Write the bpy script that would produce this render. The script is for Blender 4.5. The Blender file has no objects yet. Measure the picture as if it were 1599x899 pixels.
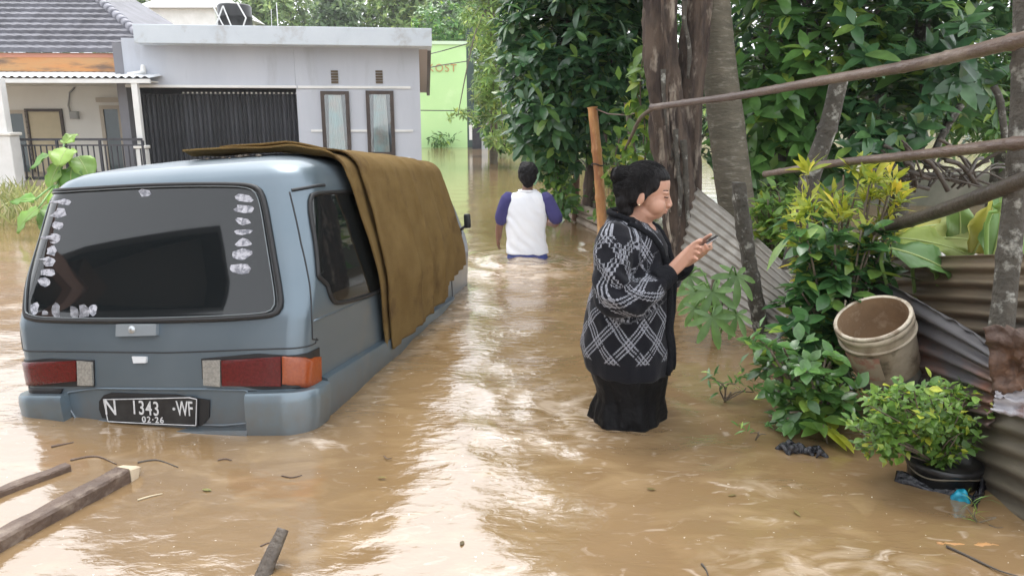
import bpy, bmesh, math, random
import numpy as np
from mathutils import Vector, Matrix, Euler, noise
random.seed(7); rng = np.random.default_rng(11)
S = bpy.context.scene
COL = S.collection
R = math.radians
# ------------------------------------------------------------------ camera
IW, IH, FPX = 1599.0, 899.0, 1150.0
CAM = Vector((0.0, 0.0, 1.40)); PITCH = R(12.9)
cd = bpy.data.cameras.new('camera'); camo = bpy.data.objects.new('camera', cd); COL.objects.link(camo)
camo.location = CAM; camo.rotation_euler = (R(90) - PITCH, 0, 0)
cd.sensor_fit = 'HORIZONTAL'; cd.sensor_width = 36; cd.lens = 36 * FPX / IW
cd.clip_start = 0.05; cd.clip_end = 2000
S.camera = camo
# ------------------------------------------------------------------ sky, sun, exposure
SUN_EL, SUN_AZ = R(66), R(-12)          # veiled sun high over the lane
wd = bpy.data.worlds.new('World'); S.world = wd; wd.use_nodes = True
nt = wd.node_tree; nt.nodes.clear()
wo = nt.nodes.new('ShaderNodeOutputWorld'); bg = nt.nodes.new('ShaderNodeBackground')
sky = nt.nodes.new('ShaderNodeTexSky'); sky.sky_type = 'NISHITA'; sky.sun_disc = False
sky.sun_elevation = SUN_EL; sky.sun_rotation = SUN_AZ; sky.dust_density = 4.0; sky.air_density = 1.0; sky.ozone_density = 1.0
hs = nt.nodes.new('ShaderNodeHueSaturation'); hs.inputs['Saturation'].default_value = 0.22
nt.links.new(sky.outputs[0], hs.inputs['Color']); ov = nt.nodes.new('ShaderNodeMix'); ov.data_type = 'RGBA'; ov.inputs[0].default_value = 0.6; ov.inputs[7].default_value = (6.0, 6.15, 6.4, 1)   # even cloud cover
nt.links.new(hs.outputs[0], ov.inputs[6]); nt.links.new(ov.outputs[2], bg.inputs[0]); nt.links.new(bg.outputs[0], wo.inputs[0])
bg.inputs[1].default_value = 0.15
sl = bpy.data.lights.new('sun', 'SUN'); sl.energy = 0.6; sl.angle = R(25); sl.color = (1.0, 0.97, 0.92)
so = bpy.data.objects.new('sun', sl); COL.objects.link(so)
sd = Vector((math.sin(SUN_AZ) * math.cos(SUN_EL), math.cos(SUN_AZ) * math.cos(SUN_EL), math.sin(SUN_EL)))
so.rotation_euler = sd.to_track_quat('Z', 'Y').to_euler()
S.view_settings.view_transform = 'Standard'; S.view_settings.look = 'None'
S.view_settings.exposure = 1.5; S.view_settings.gamma = 1.0; S.view_settings.use_curve_mapping = False
S.render.engine = 'CYCLES'
S.cycles.use_denoising = True; S.cycles.max_bounces = 8; S.cycles.diffuse_bounces = 4
S.cycles.glossy_bounces = 4; S.cycles.transmission_bounces = 6; S.cycles.transparent_max_bounces = 6
S.cycles.sample_clamp_indirect = 6
# ------------------------------------------------------------------ measuring helpers
CP, SP = math.cos(PITCH), math.sin(PITCH)
def ray(px, py):
    a = (px - IW / 2) / FPX; b = (IH / 2 - py) / FPX
    return Vector((a, CP + b * SP, -SP + b * CP))
def PY(px, py, Y):
    d = ray(px, py); return CAM + d * (Y / d.y)
def PZ(px, py, z=0.0):
    d = ray(px, py); return CAM + d * ((z - CAM.z) / d.z)
def PP(px, py, p0, n):
    d = ray(px, py); return CAM + d * ((Vector(p0) - CAM).dot(n) / d.dot(n))
def proj(P):
    P = np.asarray(P, float) - np.array(CAM)
    fx = P[..., 0]; dep = P[..., 1] * CP - P[..., 2] * SP; up = P[..., 1] * SP + P[..., 2] * CP
    return IW / 2 + FPX * fx / dep, IH / 2 - FPX * up / dep
# ------------------------------------------------------------------ objects
def tag(o, label=None, cat=None, group=None, kind=None):
    if label: o['label'] = label
    if cat: o['category'] = cat
    if group: o['group'] = group
    if kind: o['kind'] = kind
    return o
def empty(name, loc=(0, 0, 0), rot=None, label=None, cat=None, group=None):
    o = bpy.data.objects.new(name, None); COL.objects.link(o); o.location = loc
    if rot is not None: o.rotation_euler = rot
    return tag(o, label, cat, group)
def root_loc(p):
    v = Vector((0, 0, 0))
    while p is not None:
        v = v + p.location; p = p.parent
    return v
def link(name, me, mat=None, parent=None):
    o = bpy.data.objects.new(name, me); COL.objects.link(o)
    if mat is not None and not me.materials: me.materials.append(mat)
    if parent is not None: o.parent = parent
    return o
class MB:
    """collects shapes; build() links them as one mesh object. Coordinates are world unless local=True."""
    def __init__(s): s.v = []; s.f = []; s.m = []
    def add(s, vs, fs, mi=0):
        n = len(s.v); s.v += [tuple(p) for p in vs]; s.f += [tuple(i + n for i in f) for f in fs]; s.m += [mi] * len(fs); return s
    def box(s, lo, hi, M=None, mi=0):
        (x0, y0, z0), (x1, y1, z1) = lo, hi
        vs = [Vector(p) for p in ((x0,y0,z0),(x1,y0,z0),(x1,y1,z0),(x0,y1,z0),(x0,y0,z1),(x1,y0,z1),(x1,y1,z1),(x0,y1,z1))]
        if M is not None: vs = [M @ p for p in vs]
        return s.add(vs, [(0,3,2,1),(4,5,6,7),(0,1,5,4),(1,2,6,5),(2,3,7,6),(3,0,4,7)], mi)
    def bbox(s, lo, hi, b=0.01, M=None, mi=0):
        bm = bmesh.new(); bmesh.ops.create_cube(bm, size=1)
        lo = Vector(lo); hi = Vector(hi)
        for v in bm.verts: v.co = Vector(((lo.x+hi.x)/2 + v.co.x*(hi.x-lo.x), (lo.y+hi.y)/2 + v.co.y*(hi.y-lo.y), (lo.z+hi.z)/2 + v.co.z*(hi.z-lo.z)))
        bmesh.ops.bevel(bm, geom=bm.edges[:], offset=b, segments=2, affect='EDGES', profile=0.5)
        bm.verts.index_update()
        vs = [(M @ v.co) if M is not None else v.co.copy() for v in bm.verts]
        fs = [[v.index for v in f.verts] for f in bm.faces]; bm.free()
        return s.add(vs, fs, mi)
    def tube(s, path, rad, n=8, caps=True, wob=0.0, mi=0, close=False):
        path = [Vector(p) for p in path]; k = len(path)
        if not hasattr(rad, '__len__'): rad = [rad] * k
        vs = []; up = Vector((0, 0, 1)); prev = None
        for i, p in enumerate(path):
            if close: t = path[(i+1) % k] - path[i-1]
            else: t = path[min(i+1, k-1)] - path[max(i-1, 0)]
            t.normalize()
            if prev is None:
                a = t.cross(up)
                if a.length < 1e-3: a = t.cross(Vector((1, 0, 0)))
            else:
                a = prev - t * prev.dot(t)
                if a.length < 1e-6: a = t.cross(up)
            a.normalize(); prev = a; b = t.cross(a)
            for j in range(n):
                th = 2 * math.pi * j / n; r = rad[i]
                if wob: r *= 1 + wob * noise.noise(Vector((math.cos(th)*1.3 + p.x*9, math.sin(th)*1.3 + p.y*9, p.z*6)))
                vs.append(p + (a * math.cos(th) + b * math.sin(th)) * r)
        fs = []
        for i in range(k if close else k - 1):
            i2 = (i + 1) % k
            for j in range(n): fs.append((i*n+j, i*n+(j+1) % n, i2*n+(j+1) % n, i2*n+j))
        if caps and not close: fs.append(tuple(range(n))[::-1]); fs.append(tuple((k-1)*n + j for j in range(n)))
        return s.add(vs, fs, mi)
    def loft(s, rings, caps=True, mi=0):
        n = len(rings[0]); vs = [p for r in rings for p in r]; fs = []
        for i in range(len(rings) - 1):
            for j in range(n): fs.append((i*n+j, i*n+(j+1) % n, (i+1)*n+(j+1) % n, (i+1)*n+j))
        if caps: fs.append(tuple(range(n))[::-1]); fs.append(tuple((len(rings)-1)*n + j for j in range(n)))
        return s.add(vs, fs, mi)
    def lathe(s, prof, n=24, M=None, mi=0):
        rings = []
        for r, z in prof: 
            ring = [Vector((r*math.cos(2*math.pi*j/n), r*math.sin(2*math.pi*j/n), z)) for j in range(n)]
            rings.append([M @ p for p in ring] if M is not None else ring)
        return s.loft(rings, False, mi)
    def grid(s, P, mi=0, flip=False):
        a, b = len(P), len(P[0]); vs = [q for r in P for q in r]
        fs = [(i*b+j, i*b+j+1, (i+1)*b+j+1, (i+1)*b+j) for i in range(a-1) for j in range(b-1)]
        if flip: fs = [f[::-1] for f in fs]
        return s.add(vs, fs, mi)
    def mesh(s, off=None, mats=(), smooth=False, name='m'):
        me = bpy.data.meshes.new(name)
        vs = s.v if off is None else [(p[0]-off[0], p[1]-off[1], p[2]-off[2]) for p in s.v]
        me.from_pydata(vs, [], s.f)
        for m in mats: me.materials.append(m)
        if len(mats) > 1: me.polygons.foreach_set('material_index', s.m)
        if smooth: me.polygons.foreach_set('use_smooth', [True] * len(me.polygons))
        me.update(); return me
    def build(s, name, mat, parent=None, smooth=False, local=False, loc=None, autos=None):
        mats = mat if isinstance(mat, (list, tuple)) else [mat]
        off = None if local else root_loc(parent)
        if loc is not None: off = Vector(loc)
        me = s.mesh(off, mats, smooth, name); o = link(name, me, None, parent)
        if loc is not None: o.location = loc
        if autos: me.set_sharp_from_angle(angle=R(autos))
        return o
# ------------------------------------------------------------------ materials
MATS = {}
def mat(name, col, rough=0.6, col2=None, nscale=6, ncontrast=(0.35, 0.65), metal=0.0, bump=0.0, bscale=40, spec=0.5, coat=0.0,
        stretch=(1, 1, 1), col3=None, n3=20, rand=0.0, ior=1.5, rough2=None, coords='Object'):
    if name in MATS: return MATS[name]
    m = bpy.data.materials.new(name); m.use_nodes = True; MATS[name] = m
    t = m.node_tree; N = t.nodes; L = t.links; b = N['Principled BSDF']
    b.inputs['Roughness'].default_value = rough; b.inputs['Metallic'].default_value = metal
    b.inputs['Specular IOR Level'].default_value = spec; b.inputs['Coat Weight'].default_value = coat; b.inputs['Coat Roughness'].default_value = 0.06
    b.inputs['IOR'].default_value = ior
    b.inputs['Base Color'].default_value = (*col, 1)
    tc = N.new('ShaderNodeTexCoord'); mp = N.new('ShaderNodeMapping'); mp.inputs['Scale'].default_value = stretch
    L.new(tc.outputs[coords], mp.inputs[0])
    out = None
    def nz(scale, c):
        n = N.new('ShaderNodeTexNoise'); n.inputs['Scale'].default_value = scale; n.inputs['Detail'].default_value = 6; n.inputs['Roughness'].default_value = 0.6
        L.new(mp.outputs[0], n.inputs['Vector'])
        r = N.new('ShaderNodeMapRange'); r.inputs[1].default_value = c[0]; r.inputs[2].default_value = c[1]; L.new(n.outputs[0], r.inputs[0]); return r.outputs[0]
    if col2 is not None:
        f = nz(nscale, ncontrast)
        mx = N.new('ShaderNodeMix'); mx.data_type = 'RGBA'; L.new(f, mx.inputs[0]); mx.inputs[6].default_value = (*col, 1); mx.inputs[7].default_value = (*col2, 1); out = mx.outputs[2]
        if rough2 is not None:
            mr = N.new('ShaderNodeMapRange'); L.new(f, mr.inputs[0]); mr.inputs[3].default_value = rough; mr.inputs[4].default_value = rough2; L.new(mr.outputs[0], b.inputs['Roughness'])
    if col3 is not None:
        f = nz(n3, (0.55, 0.7)); mx = N.new('ShaderNodeMix'); mx.data_type = 'RGBA'; L.new(f, mx.inputs[0])
        if out is not None: L.new(out, mx.inputs[6])
        else: mx.inputs[6].default_value = (*col, 1)
        mx.inputs[7].default_value = (*col3, 1); out = mx.outputs[2]
    if rand:
        oi = N.new('ShaderNodeObjectInfo'); h = N.new('ShaderNodeHueSaturation'); mr = N.new('ShaderNodeMapRange')
        L.new(oi.outputs['Random'], mr.inputs[0]); mr.inputs[3].default_value = 1 - rand; mr.inputs[4].default_value = 1 + rand; L.new(mr.outputs[0], h.inputs['Value'])
        if out is not None: L.new(out, h.inputs['Color'])
        else: h.inputs['Color'].default_value = (*col, 1)
        out = h.outputs[0]
    if out is not None: L.new(out, b.inputs['Base Color'])
    if bump:
        n = N.new('ShaderNodeTexNoise'); n.inputs['Scale'].default_value = bscale; n.inputs['Detail'].default_value = 5; L.new(mp.outputs[0], n.inputs['Vector'])
        bp = N.new('ShaderNodeBump'); bp.inputs['Strength'].default_value = bump; bp.inputs['Distance'].default_value = 0.02; L.new(n.outputs[0], bp.inputs['Height']); L.new(bp.outputs[0], b.inputs['Normal'])
    return m
def leafmat(name, dark, light, young=None, rough=0.38, trans=0.28):
    """leaf colour varies from leaf to leaf (attribute var + object random)"""
    m = bpy.data.materials.new(name); m.use_nodes = True; t = m.node_tree; N = t.nodes; L = t.links; b = N['Principled BSDF']
    at = N.new('ShaderNodeAttribute'); at.attribute_name = 'var'; oi = N.new('ShaderNodeObjectInfo')
    ad = N.new('ShaderNodeMath'); ad.operation = 'ADD'; L.new(at.outputs['Fac'], ad.inputs[0]); L.new(oi.outputs['Random'], ad.inputs[1])
    fr = N.new('ShaderNodeMath'); fr.operation = 'FRACT'; L.new(ad.outputs[0], fr.inputs[0])
    cr = N.new('ShaderNodeValToRGB'); L.new(fr.outputs[0], cr.inputs[0]); e = cr.color_ramp.elements
    e[0].color = (*dark, 1); e[1].color = (*light, 1); e[1].position = 0.85
    if young: x = e.new(0.97); x.color = (*young, 1)
    tc = N.new('ShaderNodeTexCoord'); nz = N.new('ShaderNodeTexNoise'); nz.inputs['Scale'].default_value = 1.7; nz.inputs['Detail'].default_value = 2; L.new(tc.outputs['Object'], nz.inputs['Vector'])
    h = N.new('ShaderNodeHueSaturation'); mr = N.new('ShaderNodeMapRange'); L.new(nz.outputs[0], mr.inputs[0]); mr.inputs[1].default_value = .3; mr.inputs[2].default_value = .7; mr.inputs[3].default_value = 0.62; mr.inputs[4].default_value = 1.5
    L.new(mr.outputs[0], h.inputs['Value']); L.new(cr.outputs[0], h.inputs['Color']); L.new(h.outputs[0], b.inputs['Base Color'])
    b.inputs['Roughness'].default_value = rough; b.inputs['Specular IOR Level'].default_value = 0.6
    tr = N.new('ShaderNodeBsdfTranslucent'); h2 = N.new('ShaderNodeHueSaturation'); h2.inputs['Hue'].default_value = 0.48; h2.inputs['Value'].default_value = 1.5; L.new(h.outputs[0], h2.inputs['Color']); L.new(h2.outputs[0], tr.inputs[0])
    mx = N.new('ShaderNodeMixShader'); mx.inputs[0].default_value = trans; L.new(b.outputs[0], mx.inputs[1]); L.new(tr.outputs[0], mx.inputs[2])
    L.new(mx.outputs[0], N['Material Output'].inputs[0]); MATS[name] = m; return m
# ------------------------------------------------------------------ leaves
def leaf_template(rows=4, width=0.36, fold=0.10, droop=0.22, shape='ovate', wavy=0.0):
    """a leaf 1 long along +Y, face up +Z; folded along its midrib, tip drooping"""
    ts = np.linspace(0, 1, rows + 1); V = []; F = []
    for i, t in enumerate(ts):
        if shape == 'ovate': w = width * 0.5 * math.sin(math.pi * min(1, t * 0.96 + 0.03)) ** 0.75 * (1.15 - 0.35 * t)
        elif shape == 'obovate': w = width * 0.5 * math.sin(math.pi * min(1, t * 0.93 + 0.04)) ** 0.7 * (0.62 + 0.6 * t)
        elif shape == 'lance': w = width * 0.5 * math.sin(math.pi * min(1, t * 0.97 + 0.02)) ** 0.9
        else: w = width * 0.5 * (1 - t) ** 0.5 * min(1, t * 6 + 0.25) * 1.1
        z = -droop * t * t + 0.05 * math.sin(t * 5) * droop
        wv = wavy * math.sin(t * 11)
        V += [(-w, t, z + fold * w * 2 + wv), (0, t, z), (w, t, z + fold * w * 2 - wv)]
    for i in range(rows):
        a = i * 3; F += [(a, a+1, a+4, a+3), (a+1, a+2, a+5, a+4)]
    return np.array(V), np.array(F)
TPL = {
 'ovate': leaf_template(4, .46), 'obovate': leaf_template(4, .42, .12, .28, 'obovate'), 'lance': leaf_template(4, .24, .15, .2, 'lance'),
 'ovate_lo': leaf_template(2, .52), 'obovate_lo': leaf_template(3, .46, .12, .25, 'obovate'), 'lance_lo': leaf_template(2, .3, .15, .2, 'lance'),
 'round': leaf_template(4, .62, .08, .12), 'blade': leaf_template(4, .07, .2, .5, 'lance')}
def basis(D, U=None):
    D = D / np.maximum(np.linalg.norm(D, axis=-1, keepdims=True), 1e-9)
    if U is None: U = np.tile(np.array([0, 0, 1.0]), (len(D), 1))
    X = np.cross(D, U); ln = np.linalg.norm(X, axis=-1, keepdims=True)
    X = np.where(ln < 1e-3, np.array([1.0, 0, 0]), X / np.maximum(ln, 1e-9)); Z = np.cross(X, D)
    return np.stack([X, D, Z], axis=-1)        # columns
def np_mesh(name, V, F, var=None, mat_=None, smooth=True):
    me = bpy.data.meshes.new(name); n = len(V); k = F.shape[1]
    me.vertices.add(n); me.vertices.foreach_set('co', np.ascontiguousarray(V, np.float32).ravel())
    me.loops.add(F.size); me.loops.foreach_set('vertex_index', np.ascontiguousarray(F, np.int32).ravel())
    me.polygons.add(len(F)); me.polygons.foreach_set('loop_start', np.arange(0, F.size, k, dtype=np.int32))
    if smooth: me.polygons.foreach_set('use_smooth', np.ones(len(F), bool))
    if var is not None:
        a = me.attributes.new('var', 'FLOAT', 'POINT'); a.data.foreach_set('value', np.ascontiguousarray(var, np.float32))
    if mat_ is not None: me.materials.append(mat_)
    me.update(calc_edges=True); return me
def leaf_mass(tpl, pos, B, size, off=(0, 0, 0), name='foliage', mat_=None):
    V, F = TPL[tpl]; n = len(pos); k = len(V)
    W = np.einsum('nij,kj->nki', B, V) * np.asarray(size)[:, None, None] + (pos - np.array(off))[:, None, :]
    FF = (F[None] + (np.arange(n) * k)[:, None, None]).reshape(-1, 4)
    return np_mesh(name, W.reshape(-1, 3), FF, np.repeat(rng.random(n), k), mat_)
LEAFMESH = {}
def leaf_parts(tpl, pos, B, size, parent, mat_, name='leaf'):
    key = (tpl, mat_.name)
    if key not in LEAFMESH:
        V, F = TPL[tpl]; LEAFMESH[key] = np_mesh(name, V, F, np.zeros(len(V)), mat_)
    off = np.array(root_loc(parent))
    for p, b, s in zip(pos, B, size):
        o = bpy.data.objects.new(name, LEAFMESH[key]); COL.objects.link(o); o.parent = parent
        M = Matrix.Identity(4)
        for i in range(3):
            for j in range(3): M[i][j] = b[i][j] * s
            M[i][3] = p[i] - off[i]
        o.matrix_basis = M
def rosettes(centers, axes, nleaf, size, spread=(35, 85), jit=0.25, flat=0.0):
    """whorls of leaves round twig tips -> pos, basis, size"""
    n = len(centers); C = np.repeat(centers, nleaf, 0); A = np.repeat(axes / np.linalg.norm(axes, axis=1, keepdims=True), nleaf, 0)
    m = len(C); ref = np.where(np.abs(A[:, 2:3]) > .9, np.array([1.0, 0, 0]), np.array([0, 0, 1.0]))
    X = np.cross(A, ref); X /= np.linalg.norm(X, axis=1, keepdims=True); Y = np.cross(A, X)
    th = np.tile(np.arange(nleaf) * 2.39996, n) + np.repeat(rng.random(n) * 6.28, nleaf) + rng.normal(0, .25, m)
    sp = np.radians(rng.uniform(spread[0], spread[1], m))
    D = A * np.cos(sp)[:, None] + (X * np.cos(th)[:, None] + Y * np.sin(th)[:, None]) * np.sin(sp)[:, None]
    D[:, 2] -= flat
    U = A + rng.normal(0, jit, (m, 3)); U[:, 2] += 0.4
    s = np.repeat(size if hasattr(size, '__len__') else np.full(n, size), nleaf) * rng.uniform(.65, 1.15, m)
    return C + rng.normal(0, .012, (m, 3)), basis(D, U), s
def foliage(parent, tpl, tpl_lo, pos, B, size, mat_, nparts, inview=True):
    """the leaves that show largest become parts, the rest one joined mass"""
    if nparts:
        px, py = proj(pos); d = np.linalg.norm(pos - np.array(CAM), axis=1)
        score = size / np.maximum(d, .2); vis = (px > -20) & (px < IW + 20) & (py > -20) & (py < IH + 20) & (pos[:, 2] > 0)
        score = np.where(vis, score * (1 / (1 + 0.25 * (d - d.min()))), -1); idx = np.argsort(-score)[:nparts]; idx = idx[score[idx] > 0]
        leaf_parts(tpl, pos[idx], B[idx], size[idx], parent, mat_)
        keep = np.ones(len(pos), bool); keep[idx] = False
    else: keep = np.ones(len(pos), bool)
    if keep.sum():
        o = link('foliage', leaf_mass(tpl_lo, pos[keep], B[keep], size[keep], root_loc(parent), 'foliage', mat_), None, parent); o['kind'] = 'stuff'
def in_blobs(blobs, n, shell=0.55):
    """points and outward directions spread through ellipsoids (cx,cy,cz,rx,ry,rz)"""
    vol = np.array([b[3] * b[4] * b[5] for b in blobs]) ** (2 / 3); vol /= vol.sum(); k = rng.choice(len(blobs), n, p=vol)
    Bb = np.array(blobs)[k]; d = rng.normal(size=(n, 3)); d /= np.linalg.norm(d, axis=1, keepdims=True)
    r = rng.uniform(shell ** 3, 1, n) ** (1 / 3)
    return Bb[:, :3] + d * r[:, None] * Bb[:, 3:], d

def text_mesh(name, cu):
    """lettering as a plain mesh object"""
    t = bpy.data.objects.new('tmp_text', cu); COL.objects.link(t); dg = bpy.context.evaluated_depsgraph_get(); dg.update()
    me = bpy.data.meshes.new_from_object(t.evaluated_get(dg)); bpy.data.objects.remove(t)
    me.materials.clear(); me.materials.append(cu.materials[0]); return link(name, me)
# ================================================================== ground, water, hills
def water_mat():
    m = bpy.data.materials.new('muddy_water'); m.use_nodes = True; t = m.node_tree; N = t.nodes; L = t.links; b = N['Principled BSDF']
    tc = N.new('ShaderNodeTexCoord')
    def nz(scale, st, lo, hi, detail=5, dist=0.0):
        mp = N.new('ShaderNodeMapping'); mp.inputs['Scale'].default_value = st; L.new(tc.outputs['Object'], mp.inputs[0])
        n = N.new('ShaderNodeTexNoise'); n.inputs['Scale'].default_value = scale; n.inputs['Detail'].default_value = detail; n.inputs['Distortion'].default_value = dist; L.new(mp.outputs[0], n.inputs['Vector'])
        r = N.new('ShaderNodeMapRange'); r.inputs[1].default_value = lo; r.inputs[2].default_value = hi; L.new(n.outputs[0], r.inputs[0]); return r.outputs[0], n.outputs[0]
    def mixc(f, a, bb):
        x = N.new('ShaderNodeMix'); x.data_type = 'RGBA'; L.new(f, x.inputs[0])
        for s, v in ((6, a), (7, bb)):
            if isinstance(v, tuple): x.inputs[s].default_value = (*v, 1)
            else: L.new(v, x.inputs[s])
        return x.outputs[2]
    f1, _ = nz(0.8, (1, .7, 1), .3, .7, 4, .6)
    c = mixc(f1, (0.205, 0.131, 0.064), (0.262, 0.174, 0.089))
    f2, _ = nz(2.2, (1, 1.9, 1), .5, .8, 6, 1.6)
    c = mixc(f2, c, (0.33, 0.228, 0.122))
    # foam scum: thin pale threads, heavier where the attribute says the water is churned
    at = N.new('ShaderNodeAttribute'); at.attribute_name = 'churn'
    f3, _ = nz(7, (1, 2.2, 1), .60, .74, 8, 1.2)
    mu = N.new('ShaderNodeMath'); mu.operation = 'MULTIPLY'; L.new(f3, mu.inputs[0]); L.new(at.outputs['Fac'], mu.inputs[1])
    c = mixc(mu.outputs[0], c, (0.62, 0.53, 0.44))
    f5, _ = nz(5, (1, 1.6, 1), .44, .62, 8, 1.5); rs = N.new('ShaderNodeMapRange'); L.new(at.outputs['Fac'], rs.inputs[0]); rs.inputs[1].default_value = .62; rs.inputs[2].default_value = 1.0; rs.inputs[4].default_value = .75
    m5 = N.new('ShaderNodeMath'); m5.operation = 'MULTIPLY'; L.new(f5, m5.inputs[0]); L.new(rs.outputs[0], m5.inputs[1]); c = mixc(m5.outputs[0], c, (0.58, 0.47, 0.36))
    f4, _ = nz(55, (1, 1, 1), .735, .76, 2)
    c = mixc(f4, c, (0.66, 0.58, 0.48))
    L.new(c, b.inputs['Base Color'])
    b.inputs['Roughness'].default_value = 0.05; b.inputs['IOR'].default_value = 2.5
    b.inputs['Specular IOR Level'].default_value = 0.5
    _, n1 = nz(11, (1, 2.0, 1), 0, 1, 5, .5); _, n2 = nz(38, (1, 1.8, 1), 0, 1, 3)
    b1 = N.new('ShaderNodeBump'); b1.inputs['Distance'].default_value = 0.02; L.new(n1, b1.inputs['Height'])
    mm = N.new('ShaderNodeMath'); mm.operation = 'MULTIPLY_ADD'; L.new(at.outputs['Fac'], mm.inputs[0]); mm.inputs[1].default_value = 0.40; mm.inputs[2].default_value = 0.05; L.new(mm.outputs[0], b1.inputs['Strength'])
    b2 = N.new('ShaderNodeBump'); b2.inputs['Distance'].default_value = 0.004; b2.inputs['Strength'].default_value = 0.06; L.new(n2, b2.inputs['Height']); L.new(b1.outputs[0], b2.inputs['Normal'])
    L.new(b2.outputs[0], b.inputs['Normal']); return m
BOY = PZ(822, 403); WOM = Vector((0.555, 3.36, 0))
def churn_at(X, Y):
    """how choppy the flood is: a band of current down the lane, the waders' wakes, little elsewhere"""
    lane = 0.02 * Y + 0.0
    c = 0.55 * np.exp(-((X - lane + 0.05) / 0.55) ** 2) * np.clip((9 - Y) / 4, 0, 1) * np.clip((Y - 1.7) / 1.5, .22, 1)
    c += 1.0 * np.exp(-(((X - BOY.x) / 0.75) ** 2 + ((Y - BOY.y + 0.35) / 0.75) ** 2))
    c += 0.5 * np.exp(-(((X - WOM.x) / 0.55) ** 2 + ((Y - WOM.y) / 0.45) ** 2))
    c += 0.75 * np.exp(-(((X - 1.0) / 0.6) ** 2 + ((Y - 2.12) / 0.25) ** 2)) + 0.6 * np.exp(-(((X - 1.0) / 0.35) ** 2 + ((Y - 2.62) / 0.16) ** 2)) + 0.45 * np.exp(-(((X + 1.45) / 0.5) ** 2 + ((Y - 1.95) / 0.3) ** 2))
    ax_, ay_, bx_, by_ = -.86, 3.05, -.22, 6.4; t = np.clip(((X-ax_)*(bx_-ax_) + (Y-ay_)*(by_-ay_)) / ((bx_-ax_)**2 + (by_-ay_)**2), 0, 1)   # current dragging along the van
    c += 0.5 * np.exp(-(np.hypot(X - ax_ - t*(bx_-ax_), Y - ay_ - t*(by_-ay_)) / .13) ** 2)
    t = np.clip((X + 2.35) / 1.45, 0, 1); c += 0.4 * np.exp(-(np.hypot(X + 2.35 - t*1.45, Y - 3.25 + t*.22) / .10) ** 2)
    return np.clip(c + 0.14, 0, 1)
def build_water():
    ys = np.concatenate([[-40, -20, -6, -2, -.5, .3, .7], np.geomspace(1.0, 60, 430), [70, 80]])
    tt = np.concatenate([[-90, -6, -2], np.linspace(-1, 1, 361), [2, 6, 90]])
    hw = 2.2 + 0.72 * np.maximum(ys, 0)
    X = np.clip(tt[None, :] * hw[:, None], -150, 150); Y = np.repeat(ys[:, None], len(tt), 1)
    sy = np.gradient(ys)[:, None] * np.ones_like(X); sx = (hw / 180)[:, None] * np.ones_like(X)
    sp = np.maximum(sx, sy)
    ch = churn_at(X, Y); H = np.zeros_like(X)
    r2 = np.random.default_rng(3)
    wx = X + 0.10 * np.sin(1.7 * Y + 0.6 * X) + 0.06 * np.sin(3.1 * X - 1.3 * Y); wy = Y + 0.10 * np.sin(1.9 * X + .5 * Y + 1) + 0.05 * np.sin(4.2 * X + 2.2 * Y)
    for i in range(70):
        lam = 0.085 * (1.0 / 0.085 * 1.0) ** r2.random()
        th = r2.normal(math.pi / 2 - .25, 0.75)
        k = 2 * math.pi / lam; ph = r2.random() * 6.28
        env = 0.5 + 0.5 * np.sin(r2.normal(0, 1.1) * X + r2.normal(0, 1.1) * Y + r2.random() * 6.28)
        a = 0.0027 * lam ** 0.75 * (0.16 + 1.3 * ch) * env
        fade = np.clip((lam / np.maximum(sp, 1e-6) - 3) / 3, 0, 1)
        H += a * fade * np.sin(k * (math.cos(th) * wx + math.sin(th) * wy) + ph)
    # swell pushed up by the wading boy, and the rings round the woman
    d = np.hypot(X - BOY.x, (Y - BOY.y + .15)); H += 0.035 * np.exp(-(d / .42) ** 2) + 0.016 * np.sin(d * 21) * np.exp(-(d / .8) ** 2)
    d = np.hypot(X - WOM.x, Y - WOM.y); H += 0.005 * np.sin(d * 30) * np.exp(-((d - .3) / .35) ** 2)
    H[np.abs(X) > 60] = 0; H[Y > 55] = 0
    n, k = X.shape; idx = np.arange(n * k).reshape(n, k)
    F = np.stack([idx[:-1, :-1], idx[:-1, 1:], idx[1:, 1:], idx[1:, :-1]], -1).reshape(-1, 4)
    me = np_mesh('water', np.stack([X, Y, H], -1).reshape(-1, 3), F, None, water_mat())
    a = me.attributes.new('churn', 'FLOAT', 'POINT'); a.data.foreach_set('value', ch.ravel().astype(np.float32))
    o = link('water', me); tag(o, 'brown muddy flood water covering the whole lane', 'water', kind='structure')
build_water()
g = MB(); nx = 24
def bed(x, y):
    r = max(0.0, (y - 44) * 0.10) if y > 44 else 0.0
    return -0.5 + min(r, 40)
gx = [-155, -80, -40, -20, -10, 0, 10, 20, 40, 80, 155]; gy = [-45, -20, 0, 20, 40, 44, 60, 80, 110, 160, 220]
g.grid([[Vector((x, y, bed(x, y))) for x in gx] for y in gy])
tag(g.build('ground', mat('earth', (.13, .10, .06), .9, (.10, .13, .05), .3), smooth=True), 'earth lane bed under the flood and slope behind the houses', 'ground', kind='structure')

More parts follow.
